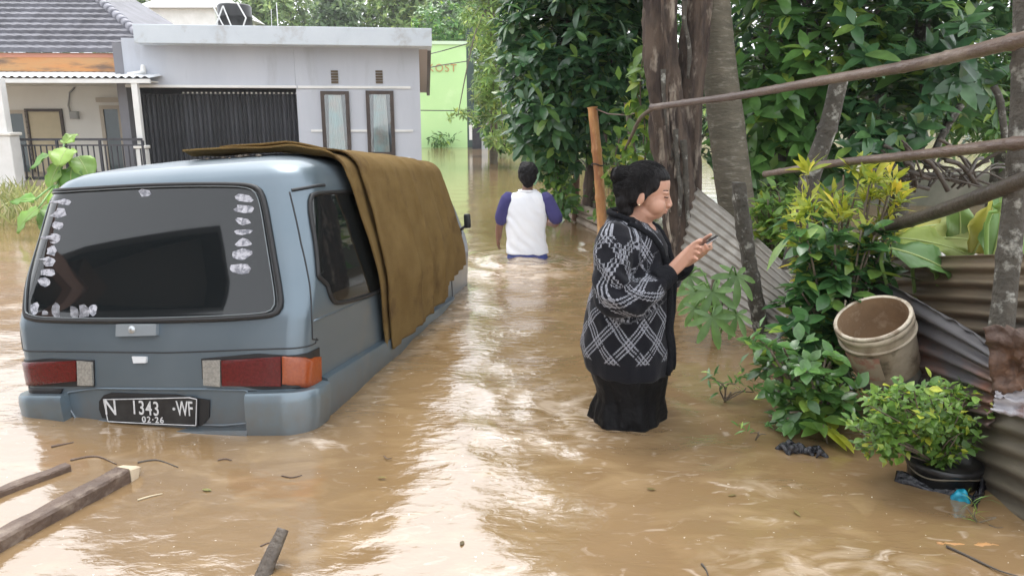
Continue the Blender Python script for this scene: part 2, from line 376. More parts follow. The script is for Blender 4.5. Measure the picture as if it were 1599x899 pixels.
# ================================================================== houses
class Facade:
    def __init__(s, name, px, py, Y, yaw, label, cat='house'):
        p = PY(px, py, Y); s.O = Vector((p.x, p.y, 0)); s.yaw = R(yaw)
        s.u = Vector((math.cos(s.yaw), math.sin(s.yaw), 0)); s.n = Vector((-math.sin(s.yaw), math.cos(s.yaw), 0))
        s.root = empty(name, s.O, (0, 0, s.yaw), label, cat)
    def pick(s, px, py, v=0.0):
        P = PP(px, py, s.O + s.n * v, s.n); d = P - s.O; return d.dot(s.u), d.z
    def part(s, name, m, mb, parent=None, smooth=False): return mb.build(name, m, parent or s.root, smooth, local=True)
    def rect(s, x0, y0, x1, y1, v=0):
        """pixel rectangle -> u0,u1,z0,z1"""
        ua, za = s.pick(x0, (y0 + y1) / 2, v); ub, _ = s.pick(x1, (y0 + y1) / 2, v); xm = (x0 + x1) / 2
        return ua, ub, s.pick(xm, y1, v)[1], s.pick(xm, y0, v)[1]
M_grey = mat('grey_plaster', (.53, .555, .61), .85, (.47, .495, .55), 1.2, bump=.15, bscale=60, col3=(.42,.44,.48), n3=2.2, stretch=(1,1,.22))
M_greyd = mat('grey_plaster_pale', (.60, .65, .70), .8, (.54, .59, .64), 1.5, bump=.15, bscale=60, col3=(.45,.46,.47), n3=3)
M_white = mat('white_paint', (.80, .80, .79), .6, (.70, .70, .68), 2.0, bump=.1)
M_dark = mat('dark_brown_wood', (.045, .032, .028), .5, (.07, .05, .04), 8)
M_iron = mat('dark_iron', (.035, .036, .045), .5, (.06, .06, .07), 5)
M_black = mat('black_plastic', (.012, .012, .013), .35)
M_pane = mat('window_glass', (.10, .13, .14), .06, spec=.6)
M_curt = mat('curtain', (.45, .60, .62), .9, (.62, .50, .46), 2.2)
def clear_pane():
    if 'clear_pane' in MATS: return MATS['clear_pane']
    m = bpy.data.materials.new('clear_pane'); m.use_nodes = True; t = m.node_tree; t.nodes.clear(); MATS['clear_pane'] = m
    o_ = t.nodes.new('ShaderNodeOutputMaterial'); a = t.nodes.new('ShaderNodeBsdfTransparent'); a.inputs[0].default_value = (.86,.9,.9,1); g1 = t.nodes.new('ShaderNodeBsdfGlossy'); g1.inputs['Roughness'].default_value = .03; x = t.nodes.new('ShaderNodeMixShader'); x.inputs[0].default_value = .14
    t.links.new(a.outputs[0], x.inputs[1]); t.links.new(g1.outputs[0], x.inputs[2]); t.links.new(x.outputs[0], o_.inputs[0]); return m
gh = Facade('grey_house', 656, 150, 18, 7, 'low grey house with flat roof, two narrow windows and a dark slatted garage gate')
# walls ------------------------------------------------------------
DEP = 7.0
u0, z_t = gh.pick(208, 70); uR, _ = gh.pick(656, 150); uC, zc = gh.pick(463, 150)   # left end, right corner, garage corner
_, ztop = gh.pick(440, 41, -.5); _, zfas = gh.pick(440, 70, -.5); _, zsof = gh.pick(640, 72)
w = MB(); w.box((uC, 0, -.6), (uR, DEP, zsof + .1)); gh.part('wall', M_grey, w)
zl = gh.pick(330, 133, 0.0)[1]; zg0 = gh.pick(330, 150, .35)[1]
w = MB(); w.box((u0 - .25, .0, zl), (uC - .004, .22, zsof + .1)); gh.part('garage_lintel', M_grey, w)
w = MB(); w.box((u0 - .25, -.06, zl - .06), (uC + .02, .26, zl - .003)); gh.part('lintel_trim', M_white, w)
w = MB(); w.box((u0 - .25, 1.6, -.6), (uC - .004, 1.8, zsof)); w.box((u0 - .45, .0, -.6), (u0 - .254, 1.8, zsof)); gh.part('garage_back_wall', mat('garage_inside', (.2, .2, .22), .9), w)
# flat roof slab with its fascia ------------------------------------------------
ue, _ = gh.pick(674, 55, -.5); ul, _ = gh.pick(208, 55, -.5)
w = MB(); w.bbox((ul, -.5, zfas), (ue, .6, ztop), .012); fas = gh.part('roof_fascia', M_greyd, w)
w = MB()
zb = zfas - .95
w.add([(ue-.09,.6,zfas+.02),(ue,.6,zfas+.02),(ue,4.6,zb+.02),(ue-.09,4.6,zb+.02),(ue-.09,.6,ztop-.1),(ue,.6,ztop-.1),(ue,4.6,zb+.22),(ue-.09,4.6,zb+.22)], [(0,3,2,1),(4,5,6,7),(0,1,5,4),(1,2,6,5),(2,3,7,6),(3,0,4,7)])
gh.part('side_fascia', M_dark, w)
w = MB(); w.add([(uR,.0,zfas+.06),(ue-.092,.0,zfas+.06),(ue-.092,4.5,zb+.1),(uR,4.5,zb+.1),(uR,.0,zfas+.1),(ue-.092,.0,zfas+.1),(ue-.092,4.5,zb+.14),(uR,4.5,zb+.14)], [(0,3,2,1),(4,5,6,7),(0,1,5,4),(1,2,6,5),(2,3,7,6),(3,0,4,7)])
gh.part('soffit', mat('soffit_board', (.42, .36, .32), .8), w)
w = MB(); w.box((ul + .05, .6, zfas + .1), (ue - .1, DEP, ztop - .12)); gh.part('roof_slab', mat('roof_concrete', (.34,.34,.34), .9, (.22,.23,.22), 1.5), w)
# white bands ---------------------------------------------------------------------
for a in ((465, 134.5, 641, 138.5), (486, 202.5, 506, 206), (546, 202.5, 576, 206), (614, 202.5, 645, 206), (500, 246, 641, 249.5)):
    r = gh.rect(*a); w = MB(); w.box((r[0], -.025, r[2]), (r[1], .02, r[3])); gh.part('white_band', M_white, w)
# windows and vents -----------------------------------------------------------------
for a in ((503, 142.5, 547, 242), (573, 142, 616, 243)):
    r = gh.rect(*a); f = .085
    w = MB()
    w.box((r[0], -.05, r[2]), (r[0]+f, .06, r[3])); w.box((r[1]-f, -.05, r[2]), (r[1], .06, r[3])); w.box((r[0]+f, -.05, r[2]), (r[1]-f, .06, r[2]+f)); w.box((r[0]+f, -.05, r[3]-f), (r[1]-f, .06, r[3]))
    win = gh.part('window', M_dark, w)
    w = MB(); w.box((r[0]+f, -.044, r[2]+f), (r[1]-f, -.040, r[3]-f)); g_ = gh.part('pane', clear_pane(), w, win)
    # a gathered curtain behind the pane
    w = MB(); P = []
    for i in range(14):
        z = r[2] + f + (r[3] - r[2] - 2*f) * i / 13; row = []
        for j in range(25):
            t = j / 24; lim = .10 + .10 * (i / 13); u = r[0] + f + (r[1]-r[0]-2*f) * (lim + (1 - 2*lim) * t)
            row.append(Vector((u, -.024 + .011 * math.sin(t * 30 + i*.2), z)))
        P.append(row)
    w.grid(P); gh.part('curtain', M_curt, w, win, True)
    w = MB(); w.box((r[0]+f, -.008, r[2]+f), (r[1]-f, .01, r[3]-f)); gh.part('room_shade', mat('dark_room', (.03,.03,.03), .9), w, win)  # dark backing painted as the unlit room behind the curtain
for a in ((517, 109.5, 528, 130.5), (586.5, 109.5, 597.5, 130.5)):
    r = gh.rect(*a); w = MB()
    for k in range(5):
        z = r[2] + (r[3]-r[2]) * k / 5; w.box((r[0], -.02, z), (r[1], .02, z + (r[3]-r[2]) / 5 * .8))
    gh.part('wall_vent', mat('vent_brown', (.12,.09,.06), .8), w)
# garage gate: folding steel slats ------------------------------------------------------
gv = .30; ga = gh.rect(226, 147, 478, 262, gv); gate = MB(); gate.box((ga[0], gv+.03, ga[3]-.05), (ga[1], gv+.07, ga[3]))
gate.box((ga[0], gv+.03, .25), (ga[1], gv+.07, .32)); gateo = gh.part('garage_gate', M_iron, gate)
nsl = 36; sw = (ga[1]-ga[0]) / nsl
sm = MB(); sm.add([(0,0,-.3),(sw*.42,-.035,-.3),(sw*.84,0,-.3),(sw*.42,.012,-.3),(0,0,ga[3]-.02),(sw*.42,-.035,ga[3]-.02),(sw*.84,0,ga[3]-.02),(sw*.42,.012,ga[3]-.02)], [(0,1,5,4),(1,2,6,5),(2,3,7,6),(3,0,4,7),(4,5,6,7),(0,3,2,1)])
slme = sm.mesh(None, [mat('gate_steel', (.030,.031,.038), .5, (.055,.057,.066), 3, stretch=(6,6,.6), rand=.35)], name='gate_slat')
for k in range(nsl):
    o = link('gate_slat', slme, None, gateo); o.location = (ga[0] + k*sw, gv, 0)
tm = MB(); tm.box((0,0,0),(sw*.38,.012,.035)); tme = tm.mesh(None, [M_white], name='gate_light_hole')  # white blocks painted for light through the holes along the gate top
for k in range(9, nsl): o = link('gate_light_hole', tme, None, gateo); o.location = (ga[0] + (k+.2)*sw, gv-.05, ga[3]+.005)
# things on the roof ---------------------------------------------------------------------
gw = lambda u, v, z: gh.O + gh.u*u + gh.n*v + Vector((0,0,z))
ut, zt_ = gh.pick(368, 40, 2.5); zt2 = gh.pick(368, 8, 2.5)[1]
tk = empty('water_tank', gw(ut, 2.5, ztop-.12), (0,0,0), 'black water tank in a white steel frame on the flat roof', 'water tank')
rr = .42; hz = zt2 - ztop + .12
w = MB(); w.lathe([(0,.12),(rr*.96,.12),(rr,.18),(rr,hz*.35),(rr*1.03,hz*.37),(rr,hz*.4),(rr,hz*.65),(rr*1.03,hz*.67),(rr,hz*.7),(rr,hz-.05),(rr*.9,hz),(0,hz+.03)], 28); w.build('tank', M_black, tk, True, local=True)
w = MB()
for a0, a1 in (((-.5,-.5,0),(-.1,-.5,hz*.9)),((-.1,-.5,hz*.9),(.2,-.5,0)),((.2,-.5,0),(.45,-.5,hz*.6)),((-.35,-.5,hz*.9),(.05,-.5,0)),((.45,-.5,hz*.6),(.25,-.5,hz))): w.tube([a0,a1], .018, 6)
w.build('steel_frame', M_white, tk, local=True)
ua, za = gh.pick(434, 40, 1.6)
an = empty('roof_antenna', gw(ua, 1.6, ztop-.12), None, 'small white television aerial lying on the roof edge', 'antenna')
w = MB(); w.tube([(0,0,0),(0,0,.9)], .012, 6); w.build('mast', M_white, an, local=True)
w = MB(); w.tube([(-.3,0,.16),(.35,0,.2)], .012, 6); w.build('boom', M_white, an, local=True)
for k in range(6): w = MB(); w.tube([(-.25+k*.1,-.12,.17+k*.004),(-.25+k*.1,.12,.17+k*.004)], .01, 5); w.build('element', M_white, an, local=True)
w = MB(); w.tube([(-.16,0,.18),(-.14,0,.75)], .008, 5); w.build('support_wire', M_white, an, local=True)

# ---- left house ---------------------------------------------------------------------------
lh = Facade('tiled_house', 120, 200, 19, 3, 'cream house with grey tiled hip roof, orange eaves board and front porch')
M_cream = mat('cream_wall', (.80, .79, .74), .85, (.74, .72, .67), .8, bump=.1)
M_tile = mat('grey_roof_tile', (.085, .085, .10), .55, (.15, .15, .175), 2.5, bump=.3, bscale=12, stretch=(1, .4, 1))
M_orange = mat('orange_board', (.62, .27, .09), .7, (.52, .33, .16), 1.2, stretch=(.4,1,2), col3=(.20,.13,.09), n3=2.2)
ul_ = lh.pick(-160, 150)[0]; ur_ = lh.pick(228, 150)[0]; zeave = lh.pick(110, 83, -1.2)[1]
w = MB(); w.box((ul_, 0, -.5), (ur_, 6, zeave + .1)); lh.part('wall', M_cream, w)
zo0 = lh.pick(110, 112, -1.15)[1]; zo1 = lh.pick(110, 83, -1.15)[1]
ueR = lh.pick(219, 95, -1.15)[0]
w = MB(); w.bbox((ul_, -1.15, zo0), (ueR, -1.07, zo1), .01); lh.part('eaves_board', M_orange, w)
w = MB(); w.box((ul_, -1.17, zo1 - .10), (ueR, -1.152, zo1 - .01)); lh.part('eaves_trim', mat('terracotta', (.62,.28,.19), .7), w)
# roof: courses of tiles, each a stepped row, cut by the hip on the right
zr0 = zo1; pitch = math.tan(R(33)); uh0 = ueR + .45; nrow = 17; rstep = .232
roof = empty('roof', (0,0,0)); roof.parent = lh.root
for k in range(nrow):
    v0 = -1.28 + k * rstep; z0 = zr0 + (v0 + 1.28) * pitch; v1 = v0 + rstep*1.1; z1 = zr0 + (v1 + 1.28) * pitch
    ua_ = ul_ - .2; ub_ = uh0 - (v0 + 1.28) * 1.0
    w = MB(); P = []; n_ = 90
    for vv, zz in ((v0, z0 + .0), (v0, z0 + .10), (v1, z1 + .02)):
        row = []
        for j in range(n_ + 1):
            t = j / n_; u_ = ua_ + (ub_ - (vv - v0) - ua_) * t; ph = (u_ / .24) % 1.0
            row.append(Vector((u_, vv + .006 * math.sin(k * 3.3 + u_ * 2), zz + (.016 * math.sin(math.pi * min(1, ph * 1.15)) if vv != v0 or zz > z0 else 0))))
        P.append(row)
    w.grid(P, flip=True); lh.part('tile_course', M_tile, w, roof)
rt = MB(); rt.tube([(0,0,0),(0,.1,0),(0,.30,.0)], [.125,.12,.10], 12); rtm = rt.mesh(None, [mat('ridge_tile', (.20,.20,.23), .6, (.30,.30,.34), 3, rand=.15)], True, 'ridge_tile')
hd = Vector((-1.0, 1.0, pitch)).normalized()
for k in range(18):
    o = link('ridge_tile', rtm, None, roof); p = Vector((uh0, -1.28, zr0 + .05)) + hd * (k * .26); o.location = p; o.rotation_euler = hd.to_track_quat('Y', 'Z').to_euler()
rp = []  # right slope beyond the hip
w = MB(); w.add([(uh0,-1.28,zr0),(uh0,6,zr0),(uh0-3.6,2.32,zr0+3.6*pitch),(uh0-3.6,6,zr0+3.6*pitch)], [(0,1,3,2)]); lh.part('side_slope', M_tile, w, roof)
# porch canopy of white corrugated sheet
pc0 = lh.pick(110, 120, -2.6); zc0 = pc0[1]; zc1 = zo0 - .02; ucl = ul_; ucr = lh.pick(232, 118, -2.6)[0]
w = MB(); n_ = 220; P = []
for vv, zz in ((-2.6, zc0), (-1.9, zc0 + (zc1-zc0)*.5), (-1.1, zc1)):
    P.append([Vector((ucl + (ucr-ucl)*j/n_, vv, zz + .022 * math.sin(j * 1.25))) for j in range(n_+1)])
w.grid(P); cn = lh.part('porch_canopy', mat('white_sheet', (.76,.78,.80), .5, (.66,.68,.70), 1.5), w, None, True)
w = MB(); w.box((ucl, -2.58, zc0 - .13), (ucr, -2.52, zc0 - .04)); lh.part('canopy_beam', M_white, w, cn)
w = MB(); w.box((ucl, -2.5, zc0-.09), (ucr - .1, -.01, zc0-.06)); lh.part('porch_ceiling', M_cream, w, cn)
# downpipe from the orange eaves to the porch corner
p0 = lh.pick(221, 72, -1.3); p1 = lh.pick(224, 113, -2.0); p2 = lh.pick(200, 116, -2.0)
w = MB(); w.tube([(p0[0],-1.3,p0[1]),(p1[0],-2.0,p1[1]),(p2[0],-2.0,p2[1]-.02)], .06, 10); lh.part('downpipe', M_white, w, None, True)
# porch columns
for (xa, ya, xb, yb, wd_, bs, sp) in ((214, 133, 223, 268, .13, .22, 232), (2, 133, 22, 330, .20, .36, 212)):
    v = -2.5 if xa > 100 else -3.0
    a = lh.pick(xa, ya, v); b = lh.pick(xb, yb, v); uc = (a[0]+b[0])/2
    zs = lh.pick(xa, sp, v)[1]
    w = MB(); w.bbox((uc-wd_/2, v-wd_/2, zs), (uc+wd_/2, v+wd_/2, zc0-.05), .01); c_ = lh.part('porch_column', M_white, w)
    w = MB(); w.bbox((uc-bs/2, v-bs/2, -.5), (uc+bs/2, v+bs/2, zs-.003), .02); lh.part('column_base', M_white, w, c_)
    w = MB(); w.bbox((uc-bs*.62, v-bs*.62, zs+.0), (uc+bs*.62, v+bs*.62, zs+.07), .02); lh.part('column_collar', M_cream, w, c_)
# doors and windows
def framed(fc, px, fr, name, mf, mp, v=0.0, mull=0):
    r = fc.rect(*px, v); w = MB(); f = fr
    w.box((r[0], v-.05, r[2]), (r[0]+f, v+.04, r[3])); w.box((r[1]-f, v-.05, r[2]), (r[1], v+.04, r[3])); w.box((r[0]+f, v-.05, r[3]-f), (r[1]-f, v+.04, r[3])); w.box((r[0]+f, v-.05, r[2]), (r[1]-f, v+.04, r[2]+f*.8))
    for k in range(mull): u = r[0] + (r[1]-r[0])*(k+1)/(mull+1); w.box((u-f/2, v-.045, r[2]+f), (u+f/2, v+.04, r[3]-f))
    o = fc.part(name, mf, w); w = MB(); w.box((r[0]+f, v-.02, r[2]+f*.8), (r[1]-f, v-.012, r[3]-f)); fc.part('pane', mp, w, o); return o, r
M_fr = mat('beige_frame', (.50,.44,.36), .6)
framed(lh, (8, 172, 49, 275), .09, 'window', M_fr, M_pane)
dd, r = framed(lh, (47, 170, 105, 285), .07, 'door', M_dark, mat('cream_door', (.58,.50,.34), .6, (.52,.45,.30), 3))
framed(lh, (163, 165, 224, 285), .09, 'window', M_fr, M_pane, mull=1)
r = lh.rect(153, 153, 220, 160); w = MB(); w.box((r[0],-.12,r[2]), (r[1],-.002,r[3])); lh.part('window_ledge', M_fr, w)
r = lh.rect(112, 174, 124, 186); w = MB(); w.bbox((r[0],-.12,r[2]), (r[1],-.002,r[3]), .01); mt = lh.part('electricity_meter', mat('meter_grey', (.35,.35,.34), .5), w)
c = [lh.pick(*q) for q in ((118,137),(110,145),(108,165),(112,178),(118,182))]; w = MB(); w.tube([(a,-.04,b) for a,b in c], .022, 6); lh.part('cable', mat('meter_grey',(.35,.35,.34)), w, mt, True)
w = MB(); w.box((ul_, -2.9, -.5), (ur_, 0, lh.pick(110, 281, -2.7)[1])); lh.part('porch_plinth', mat('stained_plinth', (.36,.31,.24), .9, (.25,.22,.17), 2), w)
# porch railing
fv = -2.62; fr_ = empty('porch_railing', lh.O, (0,0,lh.yaw), 'dark metal railing with upright bars along the cream porch', 'railing')
a = lh.pick(20, 217, fv); b = lh.pick(222, 217, fv); zlo = lh.pick(110, 276, fv)[1]; zmid = lh.pick(110, 226, fv)[1]; ztp = a[1]
w = MB(); w.box((a[0], fv-.02, ztp-.04), (b[0], fv+.02, ztp+.01)); w.build('top_rail', M_iron, fr_, local=True)
w = MB(); w.box((a[0], fv-.015, zmid-.03), (b[0], fv+.015, zmid)); w.build('middle_rail', M_iron, fr_, local=True)
zk = lh.pick(60, 289, fv)[1]; us = lh.pick(86, 280, fv)[0]
w = MB(); w.box((a[0], fv-.02, zk), (us, fv+.02, zlo)); w.build('kick_plate', M_iron, fr_, local=True)
w = MB(); w.box((us+.004, fv-.015, zlo-.03), (b[0], fv+.015, zlo)); w.build('bottom_rail', M_iron, fr_, local=True)
bm_ = MB(); bm_.box((-.012,-.01,0),(.012,.01,zmid-zlo-.033)); bme = bm_.mesh(None, [M_iron], name='baluster'); nb = 22
for k in range(nb): o = link('baluster', bme, None, fr_); o.location = (a[0] + (b[0]-a[0])*(k+.5)/nb, fv, zlo+.002)
for k in range(4): w = MB(); u = a[0] + (b[0]-a[0])*k/3; w.box((u-.025, fv-.022, zlo-.2), (u+.025, fv+.022, ztp-.041)); w.build('railing_post', M_iron, fr_, local=True)

# ---- green boarding house --------------------------------------------------------------------
kh = Facade('green_house', 729, 150, 38, 4, 'tall light green boarding house wall standing in the water', 'building')
M_green = mat('lime_plaster', (.55,.80,.38), .85, (.47,.72,.33), .25, bump=.1, col3=(.60,.82,.44), n3=.8)
zt_k = kh.pick(700, 70)[1]; ulk = kh.pick(560, 150)[0]
w = MB(); w.box((ulk, 0, -.5), (0, 8, zt_k)); kh.part('wall', M_green, w)
w = MB(); w.box((ulk, -.08, zt_k+.003), (.06, 8, zt_k+.16)); kh.part('parapet_cap', mat('pale_cap', (.6,.75,.55), .8), w)
r = kh.rect(730.5, 170, 736, 228); w = MB(); w.box((.004,.0,-.5), (.35,1.2,r[3]+4.2)); kh.part('dark_corner_post', mat('dark_green_post', (.05,.08,.07), .8), w)
fc = bpy.data.curves.new('sign_text', 'FONT'); fc.body = 'KOST'; fc.size = .52; fc.extrude = .015; fc.space_character = 1.18; fc.materials.append(mat('sign_brown', (.50,.30,.12), .7))
ft = text_mesh('sign_lettering', fc); ft.parent = kh.root; q = kh.pick(667, 112); ft.location = (q[0], -.03, q[1]); ft.rotation_euler = (R(90), 0, 0)
# gateway beside the green wall
q = kh.pick(735, 228, -.5); pa = PY(742, 200, 36)
gt = empty('gateway', (pa.x, 36, 0), None, 'dark open gateway with pale concrete post right of green wall', 'gate')
x0 = PY(737, 200, 36).x; x1 = PY(752, 200, 36).x; x2 = PY(761, 200, 36).x; zg = PY(745, 189, 36).z
w = MB(); w.box((x0, 36, -.5), (x1, 36.1, zg)); w.build('dark_opening', M_iron, gt)  # solid dark sheet painted for the shade inside the open gateway
w = MB(); w.bbox((x1+.004, 35.8, -.5), (x2, 36.2, zg-.1), .02); w.build('gate_post', mat('pale_concrete', (.5,.52,.52), .9, (.4,.42,.42), 2), gt)
w = MB(); w.box((x0-.1, 35.9, zg+.003), (x2+.3, 36.2, zg+.08)); w.build('lintel', mat('pale_concrete', (.5,.52,.52)), gt)
q = PY(735, 207, 35.9); w = MB(); w.bbox((q.x-.07, 35.85, q.z-.35), (q.x+.07, 35.95, q.z+.35), .01); w.build('white_notice', M_white, gt)
# overhead cables
for i, (pts, lb) in enumerate((([(640,92,30),(690,80,33),(760,60,34),(820,36,34)], 'thin overhead cable rising from grey eaves above the green wall'), ([(600,120,30),(690,102,34),(728,96,36),(790,92,34)], 'overhead cable crossing the sign on the green wall'), ([(620,172,36),(690,173,37),(728,173,37),(770,176,36)], 'lower cable along the green wall'))):
    w = MB(); w.tube([PY(*p) for p in pts], .022, 5); tag(w.build('overhead_cable', M_black), lb, 'cable', 'cables by the green building')
# pale house far left behind the roof
wh = empty('white_house', (PY(290,20,45).x, 45, 0), None, 'pale whitewashed house glimpsed far behind the tiled roof', 'house')
x0 = PY(225, 20, 45).x; x1 = PY(335, 20, 45).x; z1 = PY(280, 14, 45).z
w = MB(); w.box((x0, 45, -.5), (x1, 52, z1)); w.build('wall', M_white, wh)
w = MB(); w.add([(x0-.5,44.5,z1+.003),(x1+.5,44.5,z1+.003),(x1+.5,52.5,z1+.003),(x0-.5,52.5,z1+.003),((x0+x1)/2-1,48.5,z1+1.6),((x0+x1)/2+1,48.5,z1+1.6)], [(0,1,5,4),(1,2,5),(2,3,4,5),(3,0,4),(0,3,2,1)]); w.build('roof', mat('pale_sheet_roof', (.5,.5,.5), .6), wh)

# ---- neighbour's house left of the photographer, seen only as the reflection in the van's rear glass
nh = empty('neighbour_house', (-11.5, -3.2, 0), None, 'brown-walled house with dark gabled roof mirrored in the van rear window', 'house')
w = MB(); w.box((-14, -6.6, -.5), (-9, .1, 4.3)); w.box((-15,-14,-.5),(-9.4,-6.604,8.4)); w.build('wall', mat('ochre_wall', (.20,.12,.075), .9, (.15,.09,.06), 1), nh)
w = MB(); w.add([(-8.4,.5,4.0),(-14.5,.5,4.0),(-14.5,-2.9,7.1),(-8.4,-2.9,7.1),(-8.4,-7.1,4.0),(-14.5,-7.1,4.0),(-8.4,.5,4.15),(-14.5,.5,4.15),(-14.5,-2.9,7.3),(-8.4,-2.9,7.3),(-8.4,-7.1,4.15),(-14.5,-7.1,4.15)], [(0,1,2,3),(3,2,5,4),(9,8,7,6),(10,11,8,9),(0,3,9,6),(3,4,10,9),(1,7,8,2),(2,8,11,5),(0,6,7,1),(4,5,11,10)]); w.build('roof', mat('dark_tile_roof', (.06,.055,.055), .8, (.09,.08,.075), 3), nh)
w = MB(); w.add([(-9.002,.09,4.0),(-9.002,-6.59,4.0),(-9.002,-2.9,7.0)], [(0,1,2)]); w.build('gable', mat('gable_board', (.10,.085,.07), .9), nh)
w = MB(); w.add([(-6.9,3.2,2.7),(-9.0,3.2,3.9),(-9.0,-7.0,3.9),(-6.9,-7.0,2.7),(-6.9,3.2,2.8),(-9.0,3.2,4.0),(-9.0,-7.0,4.0),(-6.9,-7.0,2.8)], [(0,1,2,3),(7,6,5,4),(0,3,7,4),(0,4,5,1),(1,5,6,2),(2,6,7,3)]); w.build('porch_roof', mat('clay_tiles', (.26,.12,.07), .8, (.18,.09,.06), 2), nh)
for y_ in (3.0, -2.5, -6.8): w = MB(); w.bbox((-7.2,y_-.1,-.5),(-7.0,y_+.1,2.8),.01); w.build('porch_post', M_white, nh)
# ================================================================== the van
VZ = np.array([-.45, -.10, .10, .34, .44, .50, .56, .80, 1.03, 1.085, 1.12, 1.15])
VW = np.array([.69, .718, .732, .758, .770, .771, .768, .745, .716, .700, .677, .63])
VR = np.array([.05, .03, .03, .048, .062, .090, .114, .20, .284, .306, .34, .395])
VFR = np.array([3.25, 3.36, 3.40, 3.39, 3.38, 3.36, 3.34, 3.16, 2.94, 2.87, 2.80, 2.72])
VC = np.array([.09, .09, .09, .09, .09, .09, .10, .13, .15, .16, .17, .19])
def vsurf(s, z, off=0.0):
    s = np.asarray(s, float); z = np.asarray(z, float); s, z = np.broadcast_arrays(s, z)
    def raw(s, z):
        sg = np.sign(s); sg = np.where(sg == 0, 1, sg); a = np.abs(s)
        w = np.interp(z, VZ, VW); r = np.interp(z, VZ, VR); f = np.interp(z, VZ, VFR); c = np.interp(z, VZ, VC); cf = c + .06
        rb = r + .03 * ((w - c) / w) ** 2
        x = np.empty_like(a); y = np.empty_like(a)
        m = a < 1; xx = a * (w - c); x[m] = xx[m]; y[m] = (r + .03 * (xx / w) ** 2)[m]
        m = (a >= 1) & (a < 2); t = (a - 1) * np.pi / 2; x[m] = (w - c + c * np.sin(t))[m]; y[m] = (rb + c - c * np.cos(t))[m]
        m = (a >= 2) & (a < 3); t = a - 2; x[m] = (w + .012 * np.sin(t * np.pi))[m]; y[m] = (rb + c + (f - cf - rb - c) * t)[m]
        m = (a >= 3) & (a < 4); t = (a - 3) * np.pi / 2; x[m] = (w - cf + cf * np.cos(t))[m]; y[m] = (f - cf + cf * np.sin(t))[m]
        m = a >= 4; t = 5 - a; x[m] = ((w - cf) * t)[m]; y[m] = f[m]
        return np.stack([x * sg, y, z], -1)
    P = raw(s, z)
    if np.any(off):
        e = 1e-3; A = raw(s + e, z) - raw(s - e, z); B = raw(s, z + e) - raw(s, z - e); n = np.cross(A, B); n /= np.maximum(np.linalg.norm(n, axis=-1, keepdims=True), 1e-9)
        P = P + n * (np.asarray(off)[..., None] if hasattr(off, '__len__') else off)
    return P
van = empty('van', (-1.672, 3.20, 0.052), None, 'blue-grey van nosed down in the flood, seen from its rear right corner', 'van')
van.rotation_mode = 'YXZ'; van.rotation_euler = (R(-4.5), R(-4.3), R(-10.0))
VM = Matrix.Translation(van.location) @ van.rotation_euler.to_matrix().to_4x4(); VMn = np.array(VM)
def v2w(P): return P @ VMn[:3, :3].T + VMn[:3, 3]
_ss = np.concatenate([np.linspace(-2, 2, 900), np.linspace(2.002, 3.4, 700)]); _zz = np.linspace(-.2, 1.15, 430)
_SG, _ZG = np.meshgrid(_ss, _zz); _PX, _PYY = proj(v2w(vsurf(_SG, _ZG)))
def vp(px, py):
    """photo point -> (s, z) on the van's shell"""
    d = (_PX - px) ** 2 + (_PYY - py) ** 2; i = np.argmin(d); return _SG.ravel()[i], _ZG.ravel()[i]
def vpoly(pts): return [vp(*p) for p in pts]
def resample(poly, n):
    P = np.array(poly + [poly[0]], float); d = np.r_[0, np.cumsum(np.linalg.norm(np.diff(P, axis=0) * np.array([.6, 1]), axis=1))]
    t = np.linspace(0, d[-1], n, endpoint=False); return np.stack([np.interp(t, d, P[:, i]) for i in (0, 1)], 1)
def roundpoly(poly, it=2, k=.25):
    P = np.array(poly, float)
    for _ in range(it):
        Q = np.roll(P, -1, 0); P = np.stack([P * (1 - k) + Q * k, P * k + Q * (1 - k)], 1).reshape(-1, 2); k = .25
    return [tuple(p) for p in P]
def pad(poly, off, thick, rows=10, cols=10):
    """a panel lying on the shell inside polygon (s,z): front skin + rim"""
    P = np.array(poly); z0, z1 = P[:, 1].min(), P[:, 1].max(); Q = np.roll(P, -1, 0); g_ = []
    e = (z1 - z0) * 1e-3
    for i in range(rows + 1):
        z = z0 + e + (z1 - z0 - 2 * e) * (0.5 - 0.5 * math.cos(math.pi * i / rows)); xs = []
        for a, b in zip(P, Q):
            if (a[1] - z) * (b[1] - z) < 0: xs.append(a[0] + (b[0] - a[0]) * (z - a[1]) / (b[1] - a[1]))
        if len(xs) < 2: continue
        g_.append([(min(xs) + (max(xs) - min(xs)) * j / cols, z) for j in range(cols + 1)])
    G = np.array(g_); A = vsurf(G[..., 0], G[..., 1], off); Bk = vsurf(G[..., 0], G[..., 1], off - thick)
    mb = MB(); mb.grid([[Vector(p) for p in r] for r in A])
    ring = [(0, j) for j in range(G.shape[1])] + [(i, G.shape[1]-1) for i in range(1, G.shape[0])] + [(G.shape[0]-1, j) for j in range(G.shape[1]-2, -1, -1)] + [(i, 0) for i in range(G.shape[0]-2, 0, -1)]
    vs = [Vector(A[i, j]) for i, j in ring] + [Vector(Bk[i, j]) for i, j in ring]; n = len(ring)
    mb.add(vs, [((k+1) % n, k, k+n, (k+1) % n+n) for k in range(n)]); return mb
def vtube(poly, rad, off=0.0, n=160, close=True, seg=6):
    Q = resample(poly, n) if close else np.array(poly); return MB().tube([Vector(p) for p in vsurf(Q[:, 0], Q[:, 1], off)], rad, seg, close=close)
def vseam(px, rad=.0035, off=.0, name='seam', m=None):
    q = vpoly(px); Q = np.array(q); t = np.linspace(0, len(q)-1, 12*len(q)); P = np.stack([np.interp(t, range(len(q)), Q[:, i]) for i in (0, 1)], 1)
    return MB().tube([Vector(p) for p in vsurf(P[:, 0], P[:, 1], off)], rad, 5).build(name, m or M_seam, van, True, True)
